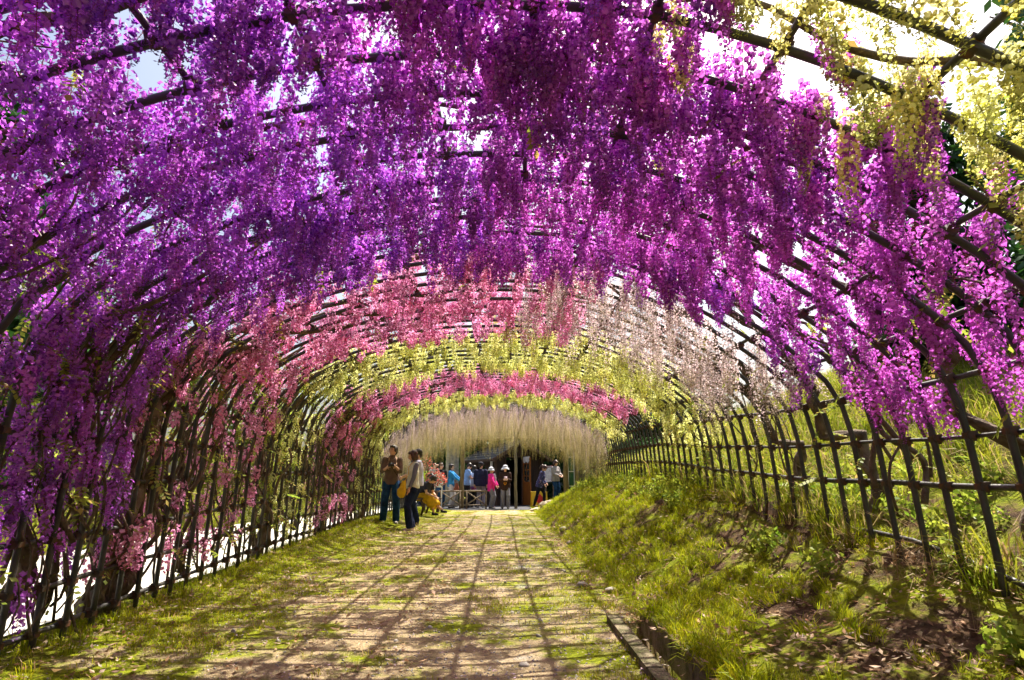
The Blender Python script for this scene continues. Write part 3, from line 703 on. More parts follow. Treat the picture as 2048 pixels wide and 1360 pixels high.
for i, (x, y, sc) in enumerate([(-6.2, 27.5, 1.1), (-4.3, 27.0, 1.2), (-2.9, 27.6, 1.2), (-1.2, 28.6, 1.25), (2.1, 27.6, 1.2), (3.6, 26.6, 1.1), (5.2, 27.2, 1.2), (7.2, 27.4, 1.3)]):
    plant_tree("dark_shrub", (DSHRUB[i % 2], SHRUB[0][1]), x, y, sc, ["dark green bush far left beyond the paving", "dark green bush behind the woman with the raised hand", "dark green bush behind the concrete pillar", "dark green bush behind the hut's back wall",
        "dark green bush right beside the hut", "dark green bush behind the tilted notice board", "dark green bush behind the ladder", "dark green bush at the foot of the hill"][i], "shrub", "dark bushes behind the hut")
for i, (x, y, sc) in enumerate([(6.3, 3.2, .50), (6.9, 5.6, .55), (6.6, 8.2, .5), (8.6, 6.8, .7), (7.8, 2.2, .6)]):
    plant_tree("hillside_tree", TREE[i % 3], x, y, sc, ["small dark tree close behind the right wall under the violet flowers", "small dark tree up the slope behind the forked vine trunk", "small dark tree on the slope behind the blush flowers",
        "dark tree higher up behind the two small ones on the slope", "small dark tree on the slope behind the cream yellow flowers"][i], "tree", "trees on the hillside")
for i, (x, y, sc) in enumerate([(-8.3, 2.6, .95), (-8.9, 5.8, 1.0), (-9.6, 9.6, .95)]):  # evergreens added to darken the upper left background and cut light on that side
    plant_tree("evergreen_tree", TREE[(i + 1) % 3], x, y, sc, ["dark tree across the road behind the nearest violet flowers", "dark tree across the road between two pale green ones", "dark tree across the road behind the pink flowers"][i], "tree", "dark trees across the road")
# ferns and low plants on the hillside
def fern_mesh(seed):
    rg = random.Random(seed); b = MB()
    for f in range(8):
        a = f * .8 + rg.uniform(-.2, .2); d = Vector((math.cos(a), math.sin(a), 0)); s_ = Vector((-d.y, d.x, 0)); L = rg.uniform(.22, .36)
        pt = lambda t: d * L * t + Vector((0, 0, L * (.9 * t - .75 * t * t)))
        for j in range(11):
            t = .12 + .085 * j; p = pt(t); wd = L * .30 * math.sin(math.pi * min(1, t * .9 + .1))
            for sg in (-1, 1):
                q = p + s_ * sg * wd + d * wd * .4 - Vector((0, 0, wd * .2)); b.add([p - d * .006, p + d * .010, q], [(0, 1, 2)], jit((.28, .36, .04), .25, rg))
    return b.mesh("fronds", M_LEAF, color=True)
FERN = [fern_mesh(700 + i) for i in range(3)]
fl = ["bright fern behind the rail beside the grey vine trunk", "bright fern low behind the poles at the bank's crest", "small fern between dry grass on the hillside", "bright fern up the slope under the violet flowers",
      "fern beside the forked trunk on the right", "fern on the bank below the blush flowers", "fern highest on the hillside in view", "fern by the tunnel's right wall near its far half"]
for i, (x, y) in enumerate([(3.0, 4.9), (2.95, 5.6), (3.5, 4.1), (3.9, 5.2), (3.2, 3.3), (2.9, 7.2), (4.8, 5.0), (2.9, 9.0)]):
    tag(link("fern", FERN[i % 3], None, (x, y, ground_z(x, y))), fl[i], "fern", "ferns on the hillside").rotation_euler = (0, -.3, i * 1.3)
# leafy weeds on the crest of the bank
proto_col("weed", [foliage_mesh(720 + i, 60, .022, [((0, 0, .07), (.10, .10, .09))], M_LEAF, (.16, .24, .02), (.42, .46, .06)) for i in range(3)])
wd = put(650, (2.1, 3.6), (2.2, 20), lambda x, y: n2(x, y, 1.5, 7) > -.05)
scatter("weeds", "weed", wd, rots(len(wd), .2), [rg.uniform(.5, 1.4) for _ in wd])
# ------------------------------------------------------------------ hut and things at the far end
M_DKWOOD = mat("dark_stained_boards", (.020, .011, .010), .7, scale=5, col2=(.045, .026, .022), bump=.4, bscale=30, stretch=(4, 4, .4))
M_SLATE = mat("slate_roofing", (.007, .009, .014), .95, spec=.05, var=.35, scale=6, bump=.4, bscale=25)
M_TRIM = mat("brown_trim", (.07, .042, .03), .7, var=.3, scale=8, bump=.3, stretch=(1, 1, .3))
M_DOOR = mat("orange_varnished_wood", (.23, .075, .015), .45, scale=5, col2=(.33, .12, .03), bump=.2, stretch=(6, 6, .5))
M_POST = mat("weathered_round_wood", (.11, .075, .03), .85, scale=6, col2=(.22, .165, .08), bump=.5, bscale=40, stretch=(3, 3, .4))
M_BAMB = mat("old_bamboo", (.13, .11, .06), .6, scale=9, col2=(.24, .20, .13), bump=.3, stretch=(3, 3, .3))
M_WHITE = mat("white_board", (.74, .74, .80), .6, var=.04)
M_INK = mat("grey_print", (.18, .18, .26), .8, var=.2)
M_MAROON = mat("maroon_print", (.16, .03, .035), .7, var=.2)
M_BLACK = mat("black_plastic", (.012, .012, .014), .35, var=.3, spec=.6)
M_RAIL = mat("grey_brown_rail", (.15, .11, .075), .8, scale=12, col2=(.28, .22, .16), bump=.4)
M_GREEN = mat("green_sheet", (.02, .10, .05), .5, var=.2)
M_YEL = mat("yellow_sign_paint", (.72, .46, .02), .5, var=.1)
M_RED = mat("red_sign_paint", (.55, .03, .02), .5, var=.1)
M_DARK = mat("unlit_interior", (.008, .006, .006), .9, var=.2)

hx, hy, hz = -.42, 24.4, .0; th = rad(28)
hut = thing("wooden_hut", "dark brown wooden hut with slate gable roof at the far end of the tunnel", "hut", (hx, hy, hz), th)
def hb(name, items, m, parent=None, bm=None):
    b = MB()
    for it in items: b.box(*it[:2], **(it[2] if len(it) > 2 else {}))
    return local(name, b.mesh(name, m), parent or hut)
W, D, EH, PH = 2.25, 2.5, 2.0, 2.62
# gable front built from upright boards (local: x right along the gable face, y away)
x = 0.04
while x < W - .04:
    if not (.45 < x + .06 < 1.22):
        t = EH + (PH - EH) * (1 - abs(x + .075 - W / 2) / (W / 2)); hb("board", [((x + .072, .0, t / 2 - .03), (.138, .028 + .008 * (R.random()), t - .06))], M_DKWOOD)
    else:
        t = EH + (PH - EH) * (1 - abs(x + .075 - W / 2) / (W / 2)); hb("board", [((x + .072, .0, (t + 1.98) / 2 - .03), (.138, .03, t - 1.98 - .02))], M_DKWOOD)
    x += .145
y = .04
while y < D - .06:
    if .85 < y + .07 < 1.75:
        hb("board", [((0, y + .072, .46), (.028, .138, .92))], M_DKWOOD); hb("board", [((0, y + .072, 1.84), (.028, .138, .34))], M_DKWOOD)
    else: hb("board", [((0, y + .072, .98), (.028 + .008 * R.random(), .138, 1.96))], M_DKWOOD)
    y += .145
hb("wall", [((W, D / 2, .98), (.05, D, 1.96)), ((W / 2, D, .98), (W - .06, .05, 1.96))], M_DKWOOD)
hb("floor", [((W / 2, D / 2, .03), (W - .1, D - .1, .06))], M_DKWOOD)
hb("corner_post", [((0, 0, 1.0), (.09, .09, 2.0))], M_TRIM); hb("corner_post", [((W, 0, 1.0), (.09, .09, 2.0))], M_TRIM)
wf = hb("ticket_window", [((-.025, .86, 1.30), (.05, .06, .82)), ((-.025, 1.74, 1.30), (.05, .06, .82)), ((-.025, 1.3, 1.70), (.05, .94, .06)), ((-.05, 1.3, .90), (.14, 1.0, .05))], M_TRIM)
g_ = MB(); g_.box((.015, 1.3, 1.3), (.01, .84, .74)); local("pane", g_.mesh("pane", mat("dark_window_glass", (.01, .01, .012), .08, var=.1, spec=.8)), wf)
for sgn, nm in ((1, "roof"), (-1, "roof")):
    b = MB(); sl = math.atan2(PH - EH, W / 2); L = (W / 2 + .35) / math.cos(sl)
    cx = W / 2 - sgn * (W / 2 + .35) / 2; cz = PH + .03 - (W / 2 + .35) / 2 * math.tan(sl)
    b.box((cx, D / 2, cz), (L, D + .7, .035), M=Matrix.Rotation(-sgn * sl, 3, 'Y')); rf = local("roof", b.mesh("roof", M_TRIM), hut)
    nrow = 7
    for r_ in range(nrow):      # courses of slate sheet, each lapping the one below
        b = MB(); u = (r_ + .5) / nrow; px = W / 2 - sgn * (W / 2 + .35) * u; pz = PH + .07 - (W / 2 + .35) * u * math.tan(sl)
        b.box((px, D / 2, pz), (L / nrow * 1.08, D + .74, .018), M=Matrix.Rotation(-sgn * (sl - .05), 3, 'Y')); local("shingle", b.mesh("shingle", M_SLATE), rf)
    b = MB(); b.box((cx, -.37, cz - .03), (L, .04, .13), M=Matrix.Rotation(-sgn * sl, 3, 'Y')); local("bargeboard", b.mesh("bargeboard", M_TRIM), hut)
hb("fascia", [((-.36, D / 2, EH - .17), (.035, D + .7, .11))], M_TRIM)
hb("door_frame", [((.45, -.02, .99), (.05, .06, 1.98)), ((1.25, -.02, .99), (.05, .06, 1.98)), ((.85, -.02, 2.0), (.85, .06, .05))], M_TRIM)
dro = MB(); dl = MB()
Md = Matrix.Rotation(rad(-94), 3, 'Z'); hin = Vector((1.26, -.08, 0))
def dbox(mb, cx, cz, wx, wz, ty=.035, oy=0): mb.box(hin + Md @ Vector((cx, oy, cz)), (wx, ty, wz), M=Md)
# door swung outward: solid lower panel, glazed upper half
for a in ((.36, .50, .72, .92), (.06, 1.45, .10, 1.0), (.66, 1.45, .10, 1.0), (.36, 1.92, .50, .08), (.36, 1.45, .04, .86), (.36, 1.45, .50, .03), (.36, 1.20, .50, .03), (.36, 1.70, .50, .03)): dbox(dro, *a)
door = local("door", dro.mesh("door", M_DOOR), hut); dbox(dl, .36, 1.45, .50, .88, .008, 0.0); local("pane", dl.mesh("pane", mat("door_glass", (.05, .055, .05), .1, var=.1, spec=.8)), door)
b = MB(); b.tube([hin + Md @ Vector((.64, -.06, 1.0)), hin + Md @ Vector((.56, -.06, 1.0))], .012, 6); b.box(hin + Md @ Vector((.64, -.03, 1.0)), (.03, .03, .10), M=Md); local("handle", b.mesh("handle", mat("steel", (.5, .5, .5), .35, var=.1, metal=1)), door)
# white cloth over the door top
b = MB(); rgc = random.Random(4); n = 14
vs = [tuple(hin + Md @ Vector((.1 + .55 * i / (n - 1), sg * (.03 + .02 * math.sin(i * 1.9 + j)), 1.985 - .075 * j - (.05 * math.sin(i * .9) if j else 0)))) for sg in (-1,) for j in range(4) for i in range(n)]
vs += [tuple(Vector(v) + Md @ Vector((0, .014, 0))) for v in vs]
fc = [(j * n + i, j * n + i + 1, (j + 1) * n + i + 1, (j + 1) * n + i) for j in range(3) for i in range(n - 1)]; fc += [tuple(q + 4 * n for q in reversed(f)) for f in fc]
b.add(vs, fc); me = b.mesh("cloth", cloth("white_cloth", (.7, .7, .74)), True)
ct = bpy.data.objects.new("cloth", me); COL.objects.link(ct); ct.location = hut.location; ct.rotation_euler = hut.rotation_euler
tag(ct, "crumpled white cloth draped over the top of the open orange door", "cloth")
# upright white sign with dark strokes on the hut's left face
sg = thing("wall_sign", "narrow upright white sign on the hut's dark wall beside the ticket window", "sign", (hx, hy, 0), th)
b = MB(); b.box((-.035, .33, 1.52), (.02, .17, .62)); local("board", b.mesh("board", M_WHITE), sg)
b = MB()
for k in range(5):
    zz = 1.74 - k * .11
    b.box((-.047, .33, zz), (.004, .09, .012)); b.box((-.047, .33, zz - .03), (.004, .012, .06)); b.box((-.047, .30 + .02 * (k % 2), zz - .05), (.004, .05, .010))
local("lettering", b.mesh("lettering", M_INK), sg)['kind'] = 'stuff'

def notice(loc, rz, w_, h_, zc, label, tilt=0):
    t = thing("notice_board", label, "notice board", (loc[0], loc[1], ground_z(*loc)), rz)
    Mt = Matrix.Rotation(tilt, 3, 'Y')
    def bb(name, its, m):
        b = MB()
        for c, d in its: b.box(Vector((0, 0, zc)) + Mt @ Vector(c), d, M=Mt)
        return local(name, b.mesh(name, m), t)
    bb("board", [((0, 0, 0), (w_, .02, h_))], M_WHITE); bb("header", [((0, 0, h_ / 2 + .045), (w_, .022, .085))], M_MAROON)
    bb("lettering", [((-w_ * .22 + k * w_ * .15, -.013, h_ / 2 + .045), (w_ * .09, .004, .045)) for k in range(4)], M_WHITE)['kind'] = 'stuff'
    its = []; rg = random.Random(int(loc[1] * 7))
    for r_ in range(9):
        x = -w_ * .4; zz = h_ * (.40 - r_ * .092)
        while x < w_ * .36:
            q = rg.uniform(.02, .07)
            if rg.random() < .75: its.append(((x + q / 2, -.012, zz), (q * .85, .003, .012)))
            x += q + .008
    bb("lettering", its, M_INK)['kind'] = 'stuff'
    for sx in (-1, 1):
        b = MB(); b.box((sx * w_ * .38, .03, (zc) / 2), (.035, .03, zc)); local("leg", b.mesh("leg", M_WHITE if zc < 1.05 else M_RAIL), t)
    return t
notice((-2.42, 21.3), .12, .34, .46, .96, "white notice board with maroon header behind the red flowered shrub", .08)
notice((1.78, 24.2), -.25, .40, .56, 1.12, "tilted white notice board with dark header before the dark trees right of the hut", -.12)

# posts carrying the far end of the trellis
b = MB(); x0 = -2.12; b.box((x0, 23.3, 1.5), (.42, .42, 3.2), rz=.35); tag(b.build("concrete_pillar", M_CONC), "square pale concrete pillar left of the hut", "pillar")
def post(name, x, y, r, h, m, label, rings=False):
    b = MB(); n = 14; z0 = ground_z(x, y) - .1
    b.tube([(x + .01 * math.sin(i), y, z0 + (h - z0) * i / n) for i in range(n + 1)], [r * (1 - .12 * i / n) * (1.12 if rings and i % 2 else 1) for i in range(n + 1)], 10)
    tag(b.build(name, m, smooth=True), label, "post")
post("wooden_post", -1.62, 21.9, .085, 2.75, M_POST, "round pale wooden post between the concrete pillar and the hut")
post("bamboo_post", .36, 21.6, .055, 2.75, M_BAMB, "thin jointed bamboo post in front of the hut beside the floppy hat woman", True)
post("wooden_post", 2.10, 20.6, .10, 2.6, M_POST, "thick brown wooden post on the bank left of the green framed ladder")
post("wooden_post", 2.52, 20.9, .07, 2.6, M_POST, "slimmer brown wooden post right of the green framed ladder")
ld = thing("ladder", "white ladder with green sheeting between its rungs standing between two posts", "ladder", (2.31, 20.8, ground_z(2.31, 20.8)))
for dx in (-.10, .10):
    b = MB(); b.box((dx, 0, 1.0), (.022, .03, 2.1)); local("rail", b.mesh("rail", M_WHITE), ld)
for k in range(4):
    b = MB(); b.box((0, 0, .25 + .5 * k), (.18, .03, .025)); local("rung", b.mesh("rung", M_WHITE), ld)
b = MB(); b.box((0, .02, 1.0), (.18, .008, 2.0)); local("sheeting", b.mesh("sheeting", M_GREEN), ld)
for yb in (19.3, 21.9, 23.2):
    b = MB(); b.tube([(-3.0, yb, 2.55 + .0), (0, yb, 2.66), (2.9, yb, 2.62)], .05, 7); tag(b.build("crossbeam", M_POST, smooth=True), {19.3: "round wooden crossbeam where the arched poles end", 21.9: "round wooden crossbeam resting on the wooden and bamboo posts", 23.2: "round wooden crossbeam resting on the concrete pillar"}[yb], "beam", "crossbeams at the far end")
# rail fences
def rail_fence(x0, x1, y, label):
    t = thing("rail_fence", label, "fence", ((x0 + x1) / 2, y, ground_z((x0 + x1) / 2, y)))
    L = x1 - x0; z0 = 0
    for x in (-L / 2 + .09, L / 2 - .05):
        b = MB(); b.tube([(x, 0, -.05), (x, 0, .66)], .032, 8); local("post", b.mesh("post", M_RAIL, True), t)
    for z, nm in ((.63, "top_rail"), (.14, "bottom_rail")):
        b = MB(); b.tube([(-L / 2, -.0, z), (0, .0, z + .01), (L / 2, 0, z)], .030 if z > .3 else .02, 8); local(nm, b.mesh(nm, M_RAIL, True), t)
    b = MB(); b.tube([(-L / 2 + .1, -.02, .16), (L / 2 - .06, -.02, .60)], .022, 7); local("brace", b.mesh("brace", M_RAIL, True), t)
    b = MB(); b.tube([(-L / 2 + .1, .02, .60), (L / 2 - .06, .02, .16)], .022, 7); local("brace", b.mesh("brace", M_RAIL, True), t)
rail_fence(-2.42, -1.60, 21.45, "low grey wooden fence with crossed braces in front of the woman in blue cardigan")
rail_fence(-1.50, -.66, 21.45, "low grey wooden fence with crossed braces in front of the man in the navy jacket")
# caution stand, screen, stones
cs = thing("caution_stand", "yellow folding stand with a red diamond beside the woman in checked shirt", "sign", (1.30, 23.3, ground_z(1.3, 23.3)), .1)
for s_ in (-1, 1):
    b = MB(); b.box((0, s_ * .16, .29), (.62, .02, .60), M=Matrix.Rotation(s_ * .28, 3, 'X')); pn = local("panel", b.mesh("panel", M_YEL), cs)
    if s_ < 0:
        b = MB(); b.box((0, -.185, .29), (.30, .006, .30), M=Matrix.Rotation(-.28, 3, 'X') @ Matrix.Rotation(rad(45), 3, 'Y')); local("diamond", b.mesh("diamond", M_RED), pn)
M_REED = mat("reed_screen", (.12, .10, .07), .8, scale=20, col2=(.22, .19, .14), bump=.6, stretch=(6, 6, .3))
sc = thing("reed_screen", "grey brown reed screen leaning where the right wall of the trellis ends", "screen", (2.75, 19.6, ground_z(2.75, 19.6) - .1), 0)
for k in range(18):
    b = MB(); x = k * .05; b.box((x, R.uniform(-.006, .006), .50), (.044, .02, 1.15 + R.uniform(-.02, .02)), M=Matrix.Rotation(-.12, 3, 'Y')); local("slat", b.mesh("slat", M_REED), sc)
b = MB(); b.box((.37, -.01, 1.09), (.95, .05, .05)); local("cap", b.mesh("cap", M_WHITE), sc)
for i, (x, y, a, d) in enumerate([(1.02, 20.0, .3, (.42, .30, .09)), (1.28, 19.5, -.5, (.40, .34, .12)), (1.50, 20.3, .8, (.46, .30, .08))]):
    b = stone(31 + i, 10, 7); b.v = [(p[0] * d[0] * .5, p[1] * d[1] * .5, p[2] * d[2]) for p in b.v]; me = b.mesh("flat_stone", M_CURB if 0 else mat("tan_stone", (.36, .28, .20), .9, scale=10, col2=(.50, .42, .32), bump=.4), False)
    o = link("flat_stone", me, None, (x, y, ground_z(x, y) + .03)); o.rotation_euler = (0, 0, a); tag(o, ["flat tan stone nearest the bamboo post where path meets paving", "squarish tan stone in front of the others at path's end", "long flat stone at the foot of the bank"][i], "stone", "stones at the path's end")
for i, (x, y, s_) in enumerate([(1.0, 9.3, .07), (1.08, 11.2, .08), (.72, 5.8, .055), (.95, 5.5, .06), (.1, 3.4, .03), (.35, 8.1, .04), (-.55, 2.9, .02), (.42, 2.45, .022)]):
    b = stone(61 + i, 9, 6); b.v = [(p[0] * s_, p[1] * s_ * .8, p[2] * s_ * .5) for p in b.v]
    o = link("stone", b.mesh("stone", M_STONE, True), None, (x, y, ground_z(x, y) + s_ * .15)); tag(o, ["fist sized stone at the bank's foot halfway along", "fist sized stone in the litter at the bank's foot near the far end", "grey stone beside the end of the drain, on the moss", "grey stone where the drain ends", "small dark stone on the bare middle of the path", "small dark stone farther along the middle of the path", "tiny stone on the sandy ground left of the middle", "tiny stone nearest the viewer by the drain"][i], "stone", "loose stones on the path")

# azalea in a pot table, bench
az = thing("flowering_shrub", "tall thin shrub with red flowers and pink tipped leaves in a dark wooden planter", "shrub", (-2.30, 18.4, ground_z(-2.3, 18.4)))
M_FLW = M_PETAL
lo = foliage_mesh(801, 750, .032, [((.05, 0, .95), (.36, .3, .28)), ((-.1, 0, 1.25), (.16, .16, .3))], M_LEAF, (.10, .16, .03), (.42, .26, .20)); lo.name = "leaves"; local("foliage", lo, az)
fo = foliage_mesh(802, 420, .038, [((.10, -.05, 1.0), (.36, .3, .26)), ((-.22, 0, 1.55), (.16, .12, .30)), ((-.05, 0, 1.38), (.10, .1, .2))], M_PETAL, (.75, .03, .04), (.85, .30, .28)); local("blossoms", fo, az)['kind'] = 'stuff'
b = MB()
for k in range(6): a = k * 1.05; b.tube([(0, 0, .6), (.12 * math.cos(a), .1 * math.sin(a), 1.0), (.2 * math.cos(a) - .1, .15 * math.sin(a), 1.2 + .1 * k)], [.012, .009, .004], 5)
local("stem", b.mesh("stem", M_BARK, True), az)['kind'] = 'stuff'
b = MB(); b.tube([(0, 0, .42), (0, 0, .50), (0, 0, .64)], [.15, .20, .23], 12); local("pot", b.mesh("pot", M_TRIM, True), az)
b = MB(); b.box((0, 0, .40), (.62, .34, .05)); local("shelf", b.mesh("shelf", M_TRIM), az)
for sx in (-.22, .22):
    b = MB(); b.box((sx, 0, .19), (.09, .26, .38)); local("leg", b.mesh("leg", M_TRIM), az)
bn = thing("bench", "dark wooden bench with curved legs by the left wall under the seated woman", "bench", (-2.42, 16.5, ground_z(-2.42, 16.5)))
for k in range(3):
    b = MB(); b.box((.0 + (k - 1) * .13, 0, .42), (.12, 1.3, .035)); local("slat", b.mesh("slat", M_TRIM), bn)
for sy in (-.5, .5):
    for sx in (-.15, .15):
        b = MB(); b.tube([(sx, sy, .40), (sx * 1.5, sy, .2), (sx * 1.1, sy, 0)], [.03, .035, .03], 7); local("leg", b.mesh("leg", M_TRIM, True), bn)
# ------------------------------------------------------------------ people
def xf(mb, f): mb.v = [tuple(f(Vector(p))) for p in mb.v]
def ik(a, t, l1, l2, hint):
    a = Vector(a); t = Vector(t); d = t - a; L = min(d.length, (l1 + l2) * .995); d.normalize(); t = a + d * L
    x = (l1 * l1 - l2 * l2 + L * L) / (2 * L); h = math.sqrt(max(0, l1 * l1 - x * x)); hv = Vector(hint); hv = (hv - d * hv.dot(d)).normalized()
    return a + d * x + hv * h, t
def person(label, x, y, face, H, top, legs, hair, *, lh=(.24, -.05, .74), rh=(-.24, -.05, .74), lean=0, yaw=0, nod=0, sleeve='long', hem=.80, topw=1.0,
           bottoms='trousers', shoe=(.05, .04, .04), hairlen='short', feet=((.10, 0), (-.10, 0)), vox=.012, sit=False, build_=1.0, hat=None, group="visitors by the hut", glasses=False,
           elbow=((.6, .8, -.2), (-.6, .8, -.2)), knees=None, collar=None, z=None):
    base_z = ground_z(x, y) + (.012 if y > 20.9 else 0) if z is None else z
    root = thing("person", label, "person", (x, y, base_z), face, group)
    k = H / 1.62
    hipz = .86 if not sit else .50
    def U(p):
        q = p - Vector((0, 0, .88)); c, s = math.cos(lean), math.sin(lean)
        return Vector((q.x, q.y * c - q.z * s, q.z * c + q.y * s)) + Vector((0, 0, .88)) + (Vector((0, 0, hipz - .86)))
    def out(name, mb, m, v=vox, sm=3, parent=None):
        mb.v = [tuple(Vector(p) * k) for p in mb.v]
        o = local(name, mb.mesh(name, m, True), parent or root)
        r = o.modifiers.new("skin", 'REMESH'); r.mode = 'VOXEL'; r.voxel_size = v; r.use_smooth_shade = True
        if sm: q = o.modifiers.new("soften", 'SMOOTH'); q.iterations = sm; q.factor = .5
        return o
    Sh = {1: U(Vector((.165 * build_, 0, 1.315))), -1: U(Vector((-.165 * build_, 0, 1.315)))}
    hands = {1: Vector(lh), -1: Vector(rh)}; E = {}; Wr = {}
    for s in (1, -1): E[s], Wr[s] = ik(Sh[s], hands[s], .265, .235, elbow[0 if s > 0 else 1])
    hp = {s: Vector((.085 * s, 0, hipz)) for s in (1, -1)}; an = {1: Vector((*feet[0], .075)), -1: Vector((*feet[1], .075))}; Kn = {}
    for s in (1, -1):
        kh = (0.05 * s, -1, .1) if not sit else (0, -.3, 1)
        if knees: kh = knees
        Kn[s], an[s] = ik(hp[s], an[s], .415, .40, kh)
    # body
    b = MB(); up = MB()
    up.loft([((0, 0, .84), .13, .10), ((0, 0, .92), .155, .11), ((0, .0, 1.02), .125, .09), ((0, -.01, 1.18), .145, .10), ((0, 0, 1.30), .155, .085), ((0, 0, 1.36), .08, .055)], 14)
    up.tube([(0, .0, 1.32), (0, -.01, 1.45)], [.052, .047], 10)
    hd = MB(); hc = Vector((0, -.015, 1.515))
    hd.ball((0, 0, 0), (.073, .090, .105), 16, 12); hd.ball((0, -.022, -.055), (.052, .062, .055), 12, 8)
    hd.ball((0, -.098, -.020), (.012, .016, .020), 8, 6); hd.ball((0, -.09, -.056), (.022, .012, .010), 8, 6)
    for s in (1, -1): hd.ball((.075 * s, .005, -.01), (.010, .018, .028), 8, 6)
    Mh = Matrix.Rotation(yaw, 3, 'Z') @ Matrix.Rotation(-nod, 3, 'X')   # nod > 0 looks down
    Mh = Matrix.Rotation(yaw, 3, 'Z') @ Matrix.Rotation(nod, 3, 'X')
    HT = lambda p: U(hc + Mh @ (p + Vector((0, 0, .05))) - Vector((0, 0, .05)))
    xf(hd, HT); b.add(hd.v, hd.f); xf(up, U); b.add(up.v, up.f)
    for s in (1, -1):
        b.tube([Sh[s], (Sh[s] + E[s]) / 2, E[s], (E[s] * .6 + Wr[s] * .4), Wr[s]], [.047, .041, .035, .034, .024], 10)
        d = (Wr[s] - E[s]).normalized(); d = (d + Vector((0, 0, -.25 if not sit else -.1))).normalized(); side = d.cross(Vector((0, -1, .2))).normalized()
        b.ball(Wr[s] + d * .045, (.036, .036, .036), 8, 6); b.tube([Wr[s] - d * .01, Wr[s] + d * .08], [.024, .036], 8, flat=.6)
        for j in range(4):
            o_ = Wr[s] + d * .075 + side * (j - 1.5) * .019; cu = Vector((-s * .3, -.2, -.1)) * .3
            Lf = (.060, .072, .068, .052)[j]; b.tube([o_, o_ + d * Lf * .5, o_ + (d + cu).normalized() * Lf], [.0095, .009, .0075], 6)
        o_ = Wr[s] + d * .02 + side * .03 * -s; b.tube([o_, o_ + (d * .6 - side * s * .7) * .04, o_ + (d - side * s * .5) * .06], [.011, .010, .008], 6)
        b.tube([hp[s], (hp[s] + Kn[s]) / 2, Kn[s], Kn[s] * .65 + an[s] * .35, an[s]], [.080, .072, .052, .052, .034], 12)
        b.ball(an[s] + Vector((0, -.02, -.035)), (.035, .07, .032), 10, 6)
    b.add([], [])
    out("body", b, M_SKIN, vox, 2)
    # eyes and mouth, hair
    e = MB()
    for s in (1, -1): e.ball((.030 * s, -.084, .008), (.012, .008, .006), 8, 6)
    if glasses:
        e = MB()
        for s in (1, -1): e.ball((.032 * s, -.092, .008), (.026, .010, .018), 10, 6)
        e.box((0, -.098, .012), (.02, .006, .006)); e.box((.074, -.03, .012), (.005, .12, .006)); e.box((-.074, -.03, .012), (.005, .12, .006))
    xf(e, HT); e.v = [tuple(Vector(p) * k) for p in e.v]; local("glasses" if glasses else "eyes", e.mesh("eyes", M_BLACK, True), root)['kind'] = 'stuff'
    if vox < .012:
        e = MB(); e.ball((0, -.101, -.056), (.018, .006, .005), 8, 6); xf(e, HT); e.v = [tuple(Vector(p) * k) for p in e.v]; local("mouth", e.mesh("mouth", mat("lips", (.45, .12, .10), .4)), root)
        e = MB()
        for s in (1, -1): e.box((.031 * s, -.094, .030), (.03, .006, .006))
        xf(e, HT); e.v = [tuple(Vector(p) * k) for p in e.v]; local("eyebrows", e.mesh("eyebrows", M_BLACK), root)['kind'] = 'stuff'
    hr = MB(); hr.ball((0, .022, .032), (.088, .096, .092), 16, 10)
    hr.ball((0, -.045, .072), (.066, .048, .038), 12, 8); hr.ball((.0, .055, -.02), (.078, .055, .075), 12, 8)
    for s in (1, -1): hr.ball((.072 * s, .0 - .012, .01), (.020, .042, .052), 8, 6)
    if hairlen == 'long': hr.loft([((0, .05, -.30), .06, .03), ((0, .06, -.15), .085, .045), ((0, .045, 0), .085, .07)], 12)
    if hairlen == 'bob':
        for s in (1, -1): hr.ball((.076 * s, -.005, -.045), (.022, .05, .07), 8, 6)
        hr.ball((0, .06, -.05), (.080, .05, .07), 12, 8)
    if hairlen == 'tail': hr.tube([(0, .09, .04), (0, .15, .02), (0, .16, -.10), (0, .13, -.18)], [.03, .034, .028, .01], 8)
    xf(hr, HT); out("hair", hr, hair, min(vox, .009) if vox < .012 else .012, 2)
    # top
    t = MB(); tt = MB(); w_ = topw; hz_ = hem
    secs = [((0, 0, hz_), .165 * w_, .125 * w_), ((0, 0, max(hz_ + .03, .90)), .170 * w_, .128 * w_)] if hz_ < .88 else [((0, 0, hz_), .160 * w_, .120 * w_)]
    secs += [((0, 0, 1.02), .148 * w_, .112 * w_), ((0, -.012, 1.18), .160 * w_, .120 * w_), ((0, 0, 1.30), .165 * build_, .098), ((0, 0, 1.355), .105, .070), ((0, 0, 1.385), .066, .058)]
    tt.loft(secs, 18)
    # folds: let the cloth swell and pinch a little
    tt.v = [tuple(Vector((p[0] * (1 + .035 * math.sin(p[2] * 31 + p[0] * 22)), p[1] * (1 + .05 * math.sin(p[2] * 27 + p[0] * 40)), p[2]))) for p in tt.v]
    if collar: tt.tube([(.06, -.03, 1.37), (.03, -.075, 1.33), (0, -.10, 1.27)], .016, 6); tt.tube([(-.06, -.03, 1.37), (-.03, -.075, 1.33), (0, -.10, 1.27)], .016, 6); tt.tube([(0, .0, 1.36), (0, 0, 1.42)], [.062, .058], 10)
    xf(tt, U); t.add(tt.v, tt.f)
    for s in (1, -1):
        if sleeve == 'none': t.ball(Sh[s] - Vector((.01 * s, 0, 0)), .062, 10, 8); continue
        if sleeve == 'short': t.tube([Sh[s], Sh[s] * .35 + E[s] * .65], [.066, .062], 10)
        else:
            fr = .96 if sleeve == 'long' else .42
            t.tube([Sh[s], (Sh[s] + E[s]) / 2, E[s], E[s] * (1 - fr) + Wr[s] * fr], [.066 * w_, .059 * w_, .052 * w_, .042 * w_ if sleeve == 'long' else .050], 10)
        t.ball(Sh[s], .066, 10, 8)
    out("shirt" if hem > .78 else "jacket", t, top, vox, 2)
